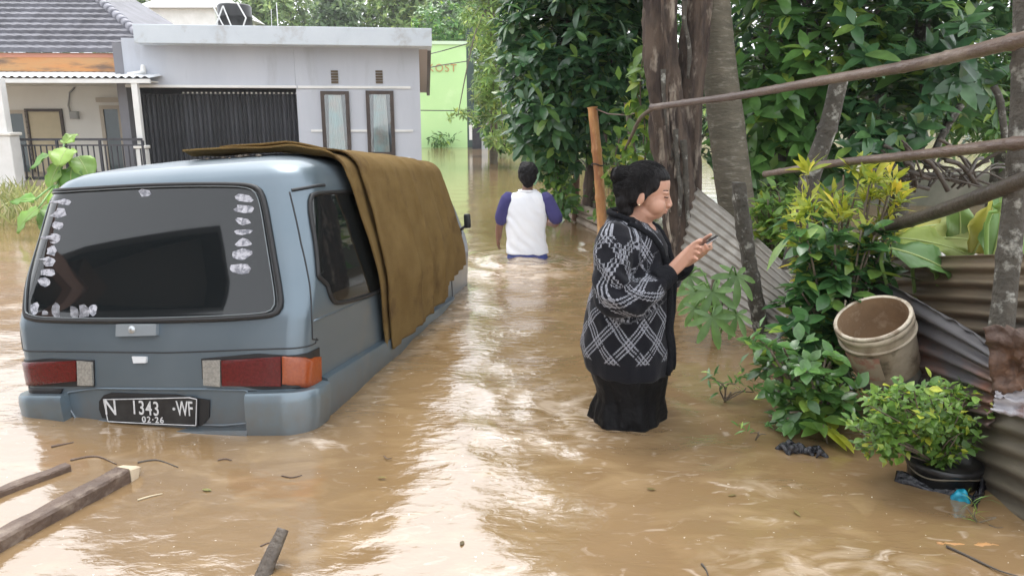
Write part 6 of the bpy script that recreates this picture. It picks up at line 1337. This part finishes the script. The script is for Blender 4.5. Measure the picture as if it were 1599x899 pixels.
def soaked(pts, m_, label, nm, r_=.016):
    """lumps of soaked cloth fused into one sodden heap"""
    c = PZ(*pts[0]); fl = Flesh(); P = [PZ(*q) - c for q in pts]
    for k in range(9):
        a, b2 = random.sample(P, 2); m2 = a.lerp(b2, .5) + Vector((random.uniform(-.02,.02), random.uniform(-.02,.02), random.uniform(.008,.03))); fl.limb([a, m2, b2], [r_*random.uniform(.4,1), r_*random.uniform(.5,1.1), r_*random.uniform(.3,.8)], 8)
    o = fl.fuse(nm, m_, None, .005, 2, lambda p: .004*noise.noise(p*45)); o.location = c; return tag(o, label, 'rubbish')
soaked([(1228,702),(1214,700),(1222,696),(1240,700),(1246,706),(1232,708)], M_film, 'black soaked cloth lump below the low shrub, left piece', 'black_cloth')
soaked([(1268,710),(1250,706),(1262,704),(1280,708),(1290,713),(1274,714)], M_film, 'black soaked cloth strip below the low shrub, right piece', 'black_cloth', .013)
rag(((1470,760),(1398,748),(1530,782),.035), 26, M_film, 'black plastic film trailing in front of the plant pot', 'rubbish', 'plastic_film', .05, 3)
rag(((1535,765),(1522,792),(1540,742),.02), 16, M_film, 'upright black plastic strip right of the plant pot', 'rubbish', 'plastic_film', .06, 4)
soaked([(1498,780),(1488,778),(1496,774),(1508,780),(1512,784)], mat('blue_film', (.01,.22,.36), .35, (.02,.35,.48), 30), 'small bright blue plastic bag scrap in front of the plant pot', 'blue_bag', .014)
rag(((1215,648),(1200,648),(1238,650),.025), 12, mat('pale_scrap', (.52,.45,.33), .6, (.4,.33,.22), 20), 'pale scrap afloat left of the low shrub', 'rubbish', 'pale_scrap', .03, 7)
rag(((1510,848),(1462,846),(1560,852),.02), 14, mat('orange_scrap', (.42,.20,.06), .5, (.34,.19,.08), 9), 'orange strip barely awash at the bottom right', 'rubbish', 'orange_strip', .012, 8)

# fallen leaves drifting on the flood
V_, F_ = TPL['ovate']; lm_ = np_mesh('floating_leaf', V_ * np.array([1, 1, .25]), F_, np.zeros(len(V_)), leafmat('leaf_drift', (.10,.075,.03), (.20,.16,.05), (.13,.20,.05), .4, .1))
for x, y, lb in ((590,745,'small brown fallen leaf adrift in the bright glare below the van'),(860,742,'fallen leaf adrift in front of the woman and left of her'),(1010,762,'fallen leaf adrift in front of the woman'),(1240,795,'fallen leaf adrift below the black soaked cloth'),(330,765,'fallen leaf adrift between longer beam and dark broken stick'),(720,850,'fallen leaf adrift near the bottom edge at centre'),(1150,772,'fallen leaf adrift in the pale ripples right of centre')):
    q = PZ(x, y, .006); o = link('floating_leaf', lm_); o.location = q; o.rotation_euler = (random.uniform(-.12,.12), random.uniform(-.12,.12), random.uniform(0,6.28)); s_ = random.uniform(.03,.05); o.scale = (s_,)*3
    tag(o, lb, 'leaf', 'fallen leaves afloat')
# ================================================================== humid air
w = MB(); w.box((-158, -48, -1.6), (158, 223, 32)); hz_ = w.build('haze', None); hz_.data.materials.clear()
hm = bpy.data.materials.new('humid_air'); hm.use_nodes = True; hm.node_tree.nodes.clear()
ho = hm.node_tree.nodes.new('ShaderNodeOutputMaterial'); pv_ = hm.node_tree.nodes.new('ShaderNodeVolumePrincipled'); pv_.inputs['Density'].default_value = .0008; pv_.inputs['Color'].default_value = (.9, .93, .95, 1); pv_.inputs['Anisotropy'].default_value = .2
hm.node_tree.links.new(pv_.outputs[0], ho.inputs['Volume']); hz_.data.materials.append(hm); tag(hz_, 'thin humid haze filling the air over the whole scene', 'haze', kind='stuff')
